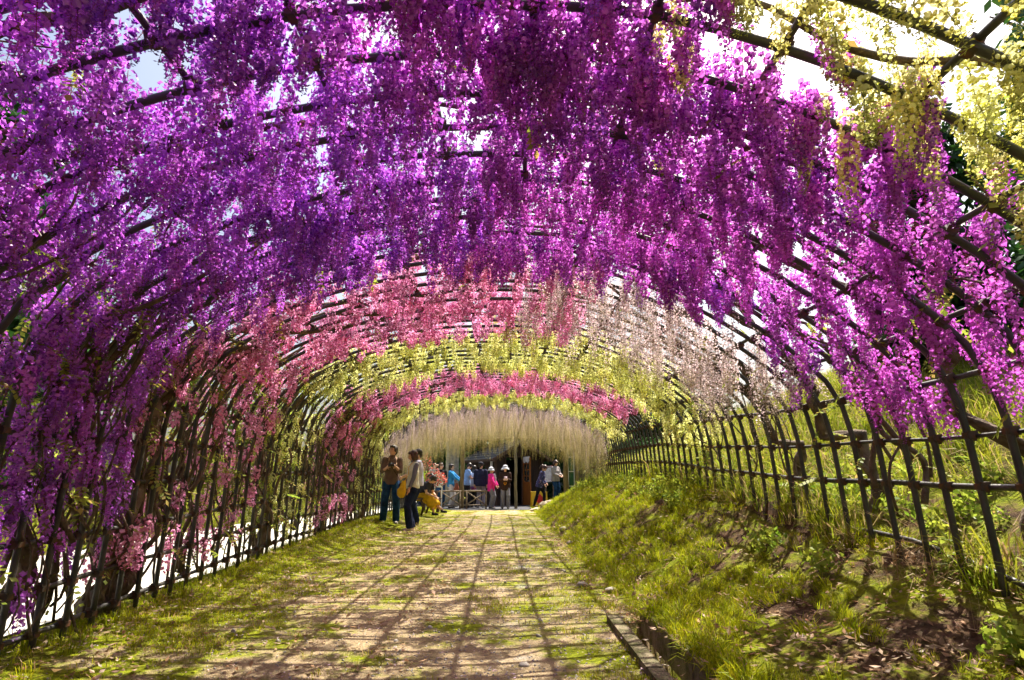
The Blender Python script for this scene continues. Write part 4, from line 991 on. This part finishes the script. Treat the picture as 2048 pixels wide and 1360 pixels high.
    # legs
    g = MB()
    if bottoms == 'skirt':
        pass
    else:
        g.loft([((0, 0, hipz - .06), .13, .105), ((0, 0, hipz + .03), .160, .120), ((0, 0, hipz + .13), .145, .108)], 14)
        fl = 1.25 if bottoms == 'trousers' else 1.0
        for s in (1, -1):
            a_ = an[s] + Vector((0, 0, -.02)); 
            g.tube([hp[s], (hp[s] + Kn[s]) / 2, Kn[s] + Vector((0, .0, .03)), Kn[s] * .5 + a_ * .5, a_], [.096, .086, .068 * (fl * .92), .062 * fl, .060 * fl if fl > 1.1 else .042], 12)
        g.v = [tuple(Vector((p[0] * (1 + .02 * math.sin(p[2] * 43)), p[1] + .006 * math.sin(p[2] * 37 + p[0] * 30), p[2]))) for p in g.v]
        out("trousers", g, legs, vox, 2)
    for s in (1, -1):
        f = MB(); a_ = an[s]; f.ball(a_ + Vector((0, -.055, -.045)), (.045, .115, .035), 12, 8); f.ball(a_ + Vector((0, .01, -.025)), (.042, .05, .045), 10, 6); f.box(a_ + Vector((0, -.045, -.068)), (.075, .20, .014))
        out("shoe", f, mat("shoe_" + str(len(bpy.data.materials)), shoe, .6, var=.1), max(.009, vox * .8), 1)
    root['_k'] = k
    return root, dict(U=U, HT=HT, Sh=Sh, E=E, Wr=Wr, Kn=Kn, an=an, hp=hp, k=k)
def world_thing(name, mb, m, pr, info, label, cat, vox=.01, sm=2, group=None):
    """something the person wears over the shoulder or holds: built in the person's space, left at top level"""
    mb.v = [tuple(Vector(p) * info['k']) for p in mb.v]; o = bpy.data.objects.new(name, mb.mesh(name, m, True)); COL.objects.link(o)
    o.location = pr.location; o.rotation_euler = pr.rotation_euler; tag(o, label, cat, group)
    if vox: r = o.modifiers.new("skin", 'REMESH'); r.mode = 'VOXEL'; r.voxel_size = vox; r.use_smooth_shade = True; q = o.modifiers.new("soften", 'SMOOTH'); q.iterations = sm
    return o
def hat(pr, info, m, brim, label, floppy=.0):
    t = thing("hat", label, "hat", pr.location[:], 0); t.rotation_euler = pr.rotation_euler; HT = info['HT']
    b = MB(); b.ball((0, .015, .055), (.100, .108, .085), 16, 10); xf(b, HT); b.v = [tuple(Vector(p) * info['k']) for p in b.v]; local("crown", b.mesh("crown", m, True), t)
    b = MB(); n = 28; rings = []
    for r_, dz in ((.085, .045), (.10, .035), (.10 + brim * .5, .02 - floppy * .4), (.10 + brim, 0 - floppy), (.10 + brim * .5, .012 - floppy * .4), (.10, .025)):
        rings.append([(math.cos(2 * math.pi * j / n) * r_, .015 + math.sin(2 * math.pi * j / n) * r_ * 1.08, dz + floppy * .35 * math.sin(6 * math.pi * j / n) * (r_ > .11)) for j in range(n)])
    vs = [p for r_ in rings for p in r_]; b.add(vs, [(a * n + j, a * n + (j + 1) % n, ((a + 1) % 6) * n + (j + 1) % n, ((a + 1) % 6) * n + j) for a in range(6) for j in range(n)])
    xf(b, HT); b.v = [tuple(Vector(p) * info['k']) for p in b.v]; local("brim", b.mesh("brim", m, True), t)

JEAN = cloth("blue_jeans", (.012, .045, .12), .4, 12); NAVY = cloth("navy_jeans", (.012, .018, .055), .35, 10)
# photographer in brown shirt
m = cloth("brown_shirt", (.16, .105, .085), .15, 8)
pr, I = person("woman in a brown rolled sleeve shirt and jeans holding a black camera at her chest", -2.42, 12.55, rad(12), 1.60, m, JEAN, M_HAIR, lh=(.06, -.27, 1.17), rh=(-.10, -.27, 1.16), yaw=rad(-38), nod=rad(-12),
    sleeve='mid', hem=.80, topw=1.04, build_=.94, shoe=(.45, .42, .42), feet=((.13, -.10), (-.14, .06)), vox=.008, group="visitors in the tunnel", elbow=((.45, .5, -.8), (-.45, .5, -.8)), collar=True, hairlen='short')
b = MB(); cw = Vector((-.03, -.385, 1.20)); 
b.box(cw, (.125, .045, .075)); b.box(cw + Vector((.0, 0, .042)), (.045, .04, .018)); b.tube([cw + Vector((0, -.02, 0)), cw + Vector((0, -.065, 0))], [.032, .030], 14)
world_thing("camera", b, M_BLACK, pr, I, "small black camera in the hands of the woman in brown shirt", "camera", None)
b = MB(); st_ = [(-.06, -.03, 1.40), (-.10, -.11, 1.30), (.02, -.16, 1.12), (.16, -.13, .92), (.20, -.02, .80)]
b.tube(st_, .013, 6, flat=.5); b.tube([(-.06, -.02, 1.40), (-.02, .10, 1.3), (.12, .15, 1.05), (.2, .05, .8)], .013, 6, flat=.5)
b.loft([((.22, .02, .56), .05, .12), ((.23, .02, .64), .075, .15), ((.22, .02, .76), .07, .14), ((.2, .02, .84), .04, .12)], 12)
world_thing("shoulder_bag", b, cloth("dark_brown_bag", (.045, .02, .015)), pr, I, "dark brown cloth bag slung across the woman with the camera", "bag", .010)
b = MB()
for s_ in (1, -1): b.tube([(.055 * s_, -.0, 1.41), (.075 * s_, -.08, 1.34), (.085 * s_, -.128, 1.22), (.05 * s_, -.20, 1.20)], .012, 6, flat=.5)
world_thing("camera_strap", b, cloth("tan_strap", (.42, .27, .18)), pr, I, "tan camera strap hanging round the neck of the woman in brown shirt", "strap", None)
# woman in white vest
m = cloth("white_knit_vest", (.70, .68, .58), .06, 30)
pr, I = person("woman in a cream sleeveless vest, grey sleeves and navy trousers turned towards her friend", -1.90, 12.15, rad(-62), 1.58, m, NAVY, M_HAIRB, lh=(.20, -.16, .80), rh=(-.20, -.10, .80), yaw=rad(-10), nod=rad(14),
    sleeve='none', hem=.84, topw=1.06, shoe=(.55, .42, .42), feet=((.09, -.06), (-.10, .05)), vox=.008, hairlen='bob', group="visitors in the tunnel")
for s in (1, -1):
    b = MB(); b.tube([I['Sh'][s], (I['Sh'][s] + I['E'][s]) / 2, I['E'][s], I['E'][s] * .1 + I['Wr'][s] * .9], [.056, .053, .048, .038], 10); b.ball(I['Sh'][s], .056)
    b.v = [tuple(Vector(p) * I['k']) for p in b.v]; o = local("sleeve", b.mesh("sleeve", cloth("grey_jersey", (.15, .15, .20)), True), pr); r = o.modifiers.new("s", 'REMESH'); r.mode = 'VOXEL'; r.voxel_size = .009; r.use_smooth_shade = True
b = MB(); b.tube([(0, 0, 1.37), (0, -.01, 1.45)], [.066, .058], 12); b.v = [tuple(Vector(p) * I['k']) for p in b.v]; local("turtleneck", b.mesh("turtleneck", bpy.data.materials["grey_jersey"], True), pr)
b = MB(); b.loft([((.16, -.30, .66), .04, .03), ((.16, -.30, .71), .10, .075), ((.16, -.29, .80), .125, .085), ((.16, -.27, .90), .09, .06), ((.15, -.24, .98), .05, .035)], 14)
b.v = [tuple(Vector(p) * (1 + .03 * math.sin(math.atan2(p[1] + .3, p[0] - .16) * 9))) for p in b.v]
b.tube([(.15, -.24, .97), (.10, -.145, 1.12), (.07, -.13, 1.28), (.06, -.03, 1.39), (.02, .09, 1.28)], .014, 6, flat=.5)
world_thing("drawstring_bag", b, cloth("mustard_cloth", (.62, .36, .02)), pr, I, "mustard yellow drawstring bag hanging from the shoulder of the woman in the cream vest", "bag", .009)
# man behind
pr, I = person("man in a pale lilac shirt standing behind the woman in the cream vest", -2.02, 13.6, rad(-78), 1.66, cloth("lilac_shirt", (.50, .48, .62), .06), NAVY, M_HAIR, lh=(.12, -.34, 1.02), rh=(-.12, -.34, 1.0), nod=rad(10), sleeve='mid', hem=.82, topw=1.08,
    vox=.010, group="visitors in the tunnel")
# seated woman bent forward in a mustard skirt
must = cloth("mustard_skirt", (.58, .33, .015), .12, 12)
pr, I = person("seated woman bending forward in a dark top and long mustard skirt", -2.38, 16.4, rad(62), 1.58, cloth("dark_top", (.03, .03, .05)), must, M_HAIR, lh=(.14, -.50, .48), rh=(-.05, -.55, .50), lean=rad(42), nod=rad(25), sleeve='short', hem=.86,
    bottoms='skirt', shoe=(.015, .015, .018), sit=True, feet=((.10, -.86), (-.02, -.52)), knees=(0, -.5, 1), vox=.010, hairlen='tail', group="visitors in the tunnel")
b = MB(); k1, k2 = I['Kn'][1], I['Kn'][-1]; a1, a2 = I['an'][1], I['an'][-1]
b.loft([((0, 0, .42), .19, .15), ((0, 0, .52), .20, .16), ((0, 0, .62), .15, .12)], 14)
for s in (1, -1): b.tube([I['hp'][s], I['Kn'][s], I['Kn'][s] * .45 + I['an'][s] * .55 + Vector((0, .04, 0))], [.13, .13, .13], 12)
b.tube([(I['Kn'][1] + I['Kn'][-1]) / 2, (I['an'][1] + I['an'][-1]) / 2 + Vector((0, .08, .12))], [.15, .17], 14)
b.v = [tuple(Vector((p[0] * (1 + .04 * math.sin(p[1] * 40 + p[2] * 20)), p[1], p[2] + .008 * math.sin(p[0] * 60))) * I['k']) for p in b.v]
o = local("skirt", b.mesh("skirt", must, True), pr); r = o.modifiers.new("s", 'REMESH'); r.mode = 'VOXEL'; r.voxel_size = .011; r.use_smooth_shade = True; q = o.modifiers.new("t", 'SMOOTH'); q.iterations = 3

# visitors by the hut, each different
GREYT = cloth("grey_trousers", (.22, .21, .25)); BLK = cloth("black_cloth", (.015, .015, .02)); WHT = cloth("white_cotton", (.62, .62, .70), .06)
IVORY = cloth("ivory_trousers", (.55, .53, .55), .08)
person("woman in a bright lime shirt half hidden behind the red flowers", -3.05, 21.9, rad(25), 1.50, cloth("lime_shirt", (.45, .62, .05)), NAVY, M_HAIRB, sleeve='short', hairlen='bob')
person("woman in white raising a hand to her brow behind the notice board", -2.85, 23.6, rad(20), 1.56, WHT, JEAN, M_HAIRB, lh=(.10, -.16, 1.55), rh=(-.2, -.1, .8), sleeve='mid', elbow=((.9, .1, .2), (-.6, .8, -.2)))
pr, I = person("woman in black top, jeans and sunglasses beside the white notice board", -2.42, 22.0, rad(18), 1.58, BLK, JEAN, M_HAIRB, lh=(.06, -.26, 1.02), rh=(-.08, -.26, 1.02), yaw=rad(20), glasses=True, hairlen='bob', topw=1.1, sleeve='mid', hem=.78)
b = MB(); b.box((0, -.34, 1.02), (.12, .04, .13)); world_thing("pouch", b, cloth("magenta_pouch", (.55, .03, .45)), pr, I, "magenta pouch held by the woman in sunglasses and black top", "pouch", None)
pr, I = person("woman with long black hair in a blue cardigan and pale trousers facing right", -2.05, 22.1, rad(80), 1.58, cloth("blue_cardigan", (.03, .22, .50)), IVORY, M_HAIR, lh=(.08, -.42, 1.02), rh=(-.08, -.40, .98), glasses=True, hairlen='long', hem=.78, topw=1.05)
b = MB(); b.loft([((-.12, -.26, .62), .12, .11), ((-.12, -.26, .74), .12, .10), ((-.12, -.26, .92), .05, .04)], 12); b.tube([(-.12, -.26, .90), (-.14, -.2, 1.02)], .012, 6)
world_thing("handbag", b, cloth("rust_brown_bag", (.24, .075, .045)), pr, I, "rust brown bag on the arm of the woman in the blue cardigan", "bag", .012)
person("man in a pale blue polo shirt and black trousers looking down at the ticket window", -1.50, 22.6, rad(110), 1.66, cloth("pale_blue_polo", (.22, .36, .66)), BLK, M_HAIR, lh=(.10, -.32, 1.05), rh=(-.10, -.30, 1.05), sleeve='short', nod=rad(38), lean=rad(6), topw=1.12, hem=.80)
pr, I = person("woman in a white blouse and red checked skirt seen from behind", -1.22, 22.9, rad(160), 1.56, WHT, BLK, M_HAIR, hairlen='long', topw=1.1, lh=(.10, -.28, 1.0), rh=(-.10, -.28, 1.0))
def plaid(name, c1, c2, c3, sc):
    m = mat(name, c1, .85); t = m.node_tree; bs = t.nodes["Principled BSDF"]; ck = t.nodes.new("ShaderNodeTexChecker"); ck.inputs["Scale"].default_value = sc; ck.inputs[1].default_value = (*c1, 1); ck.inputs[2].default_value = (*c2, 1)
    vo = t.nodes.new("ShaderNodeTexVoronoi"); vo.inputs["Scale"].default_value = sc * .8; tc = t.nodes.new("ShaderNodeTexCoord"); t.links.new(tc.outputs["Object"], ck.inputs[0]); t.links.new(tc.outputs["Object"], vo.inputs["Vector"])
    r = t.nodes.new("ShaderNodeValToRGB"); r.color_ramp.elements[0].position = .35; r.color_ramp.elements[1].position = .4; t.links.new(vo.outputs["Distance"], r.inputs[0])
    mx = t.nodes.new("ShaderNodeMixRGB"); t.links.new(r.outputs[0], mx.inputs[0]); t.links.new(ck.outputs[0], mx.inputs[1]); mx.inputs[2].default_value = (*c3, 1); t.links.new(mx.outputs[0], bs.inputs["Base Color"]); return m
b = MB(); b.loft([((0, 0, .62), .19, .15), ((0, 0, .74), .175, .135), ((0, 0, .86), .16, .12)], 18); b.v = [tuple(Vector(p) * I['k']) for p in b.v]; local("skirt", b.mesh("skirt", plaid("red_check", (.45, .03, .08), (.06, .03, .22), (.3, .1, .3), 18), True), pr)
pr, I = person("man in a navy jacket, dark cap and light grey trousers seen from behind", -.95, 22.4, rad(165), 1.66, cloth("navy_jacket", (.018, .02, .05)), GREYT, M_HAIR, topw=1.22, hem=.76, build_=1.12, shoe=(.3, .3, .32), yaw=rad(-30))
b = MB(); b.ball((0, .012, .062), (.096, .104, .075), 14, 8); b.box((0, -.12, .045), (.12, .09, .012)); xf(b, I['HT']); world_thing("cap", b, cloth("dark_cap", (.02, .02, .03)), pr, I, "dark peaked cap on the man in the navy jacket", "cap", None)
pr, I = person("woman in a hot pink jacket and white sun hat facing right", -.54, 21.75, rad(70), 1.46, cloth("hot_pink_jacket", (.72, .03, .26)), GREYT, M_HAIR, lh=(.10, -.28, .84), rh=(-.12, -.30, .84), hem=.68, topw=1.15)
hat(pr, I, WHT, .045, "white brimmed sun hat on the woman in the hot pink jacket", .02)
b = MB(); b.tube([(.06, -.10, 1.37), (.07, -.15, 1.2), (.06, -.16, 1.0)], [.05, .055, .04], 8, flat=.5); world_thing("scarf", b, WHT, pr, I, "white scarf at the neck of the woman in the hot pink jacket", "scarf", .012)
b = MB(); b.loft([((.12, -.34, .60), .09, .08), ((.12, -.34, .72), .10, .10), ((.12, -.33, .84), .06, .05)], 12); world_thing("folded_coat", b, BLK, pr, I, "black coat carried on the arm of the woman in hot pink", "coat", .012)
pr, I = person("woman in a floppy white hat and dark brown jacket facing the viewer", -.02, 21.6, rad(4), 1.52, cloth("dark_brown_jacket", (.045, .022, .018)), GREYT, M_HAIR, lh=(.06, -.24, 1.10), rh=(-.08, -.24, 1.10), hem=.68, topw=1.2, feet=((.11, -.03), (-.11, .03)))
hat(pr, I, WHT, .075, "floppy white sun hat on the woman in the dark brown jacket", .05)
b = MB(); b.box((-.01, -.32, 1.13), (.12, .03, .15)); world_thing("leaflet", b, cloth("pink_paper", (.70, .50, .58)), pr, I, "pale pink leaflet in the hands of the floppy hat woman", "leaflet", None)
b = MB(); b.tube([(-.05, -.16, 1.0), (-.06, -.175, .93), (-.02, -.18, .90), (.02, -.175, .93), (.015, -.16, 1.0)], .014, 6); world_thing("strap_loop", b, cloth("orange_strap", (.8, .33, .02)), pr, I, "orange strap loop dangling on the dark brown jacket", "strap", None)
pr, I = person("woman in a blue and red checked shirt and black leggings stepping and leaning right", 1.28, 22.3, rad(70), 1.56, plaid("blue_check", (.30, .30, .48), (.10, .02, .05), (.05, .05, .14), 16), BLK, M_HAIRB, lh=(.1, -.24, .90), rh=(-.1, -.22, .86), lean=rad(16), nod=rad(28),
    bottoms='slim', hairlen='tail', feet=((.09, -.14), (-.09, .22)), shoe=(.12, .035, .03), hem=.74, topw=1.1)
person("person in a light grey sweater and jeans reading beside the tilted notice board", 1.86, 22.2, rad(45), 1.50, cloth("light_grey_sweater", (.30, .27, .27)), JEAN, M_HAIRB, lh=(.08, -.28, 1.02), rh=(-.08, -.28, 1.0), nod=rad(35), bottoms='slim', hem=.78, topw=1.2, hairlen='bob')
pr, I = person("person in a grey top and blue cap holding a red pouch right of the ladder", 2.85, 22.2, rad(75), 1.52, cloth("mauve_grey_top", (.24, .21, .26)), BLK, M_HAIR, lh=(.10, -.40, 1.28), rh=(-.10, -.38, 1.2), nod=rad(10), topw=1.1)
b = MB(); b.ball((0, .012, .062), (.096, .104, .075), 14, 8); b.box((0, -.12, .045), (.12, .09, .012)); xf(b, I['HT']); world_thing("cap", b, cloth("blue_cap", (.02, .06, .28)), pr, I, "blue cap on the person in the grey top", "cap", None)
b = MB(); b.box((.02, -.50, 1.28), (.10, .05, .09)); world_thing("pouch", b, M_RED, pr, I, "small red pouch in the hands of the person in the blue cap", "pouch", None)
person("person in a dark navy coat behind the person in the blue cap", 3.15, 22.9, rad(-60), 1.50, cloth("navy_coat", (.015, .02, .045)), BLK, M_HAIRB, topw=1.25, hem=.68)
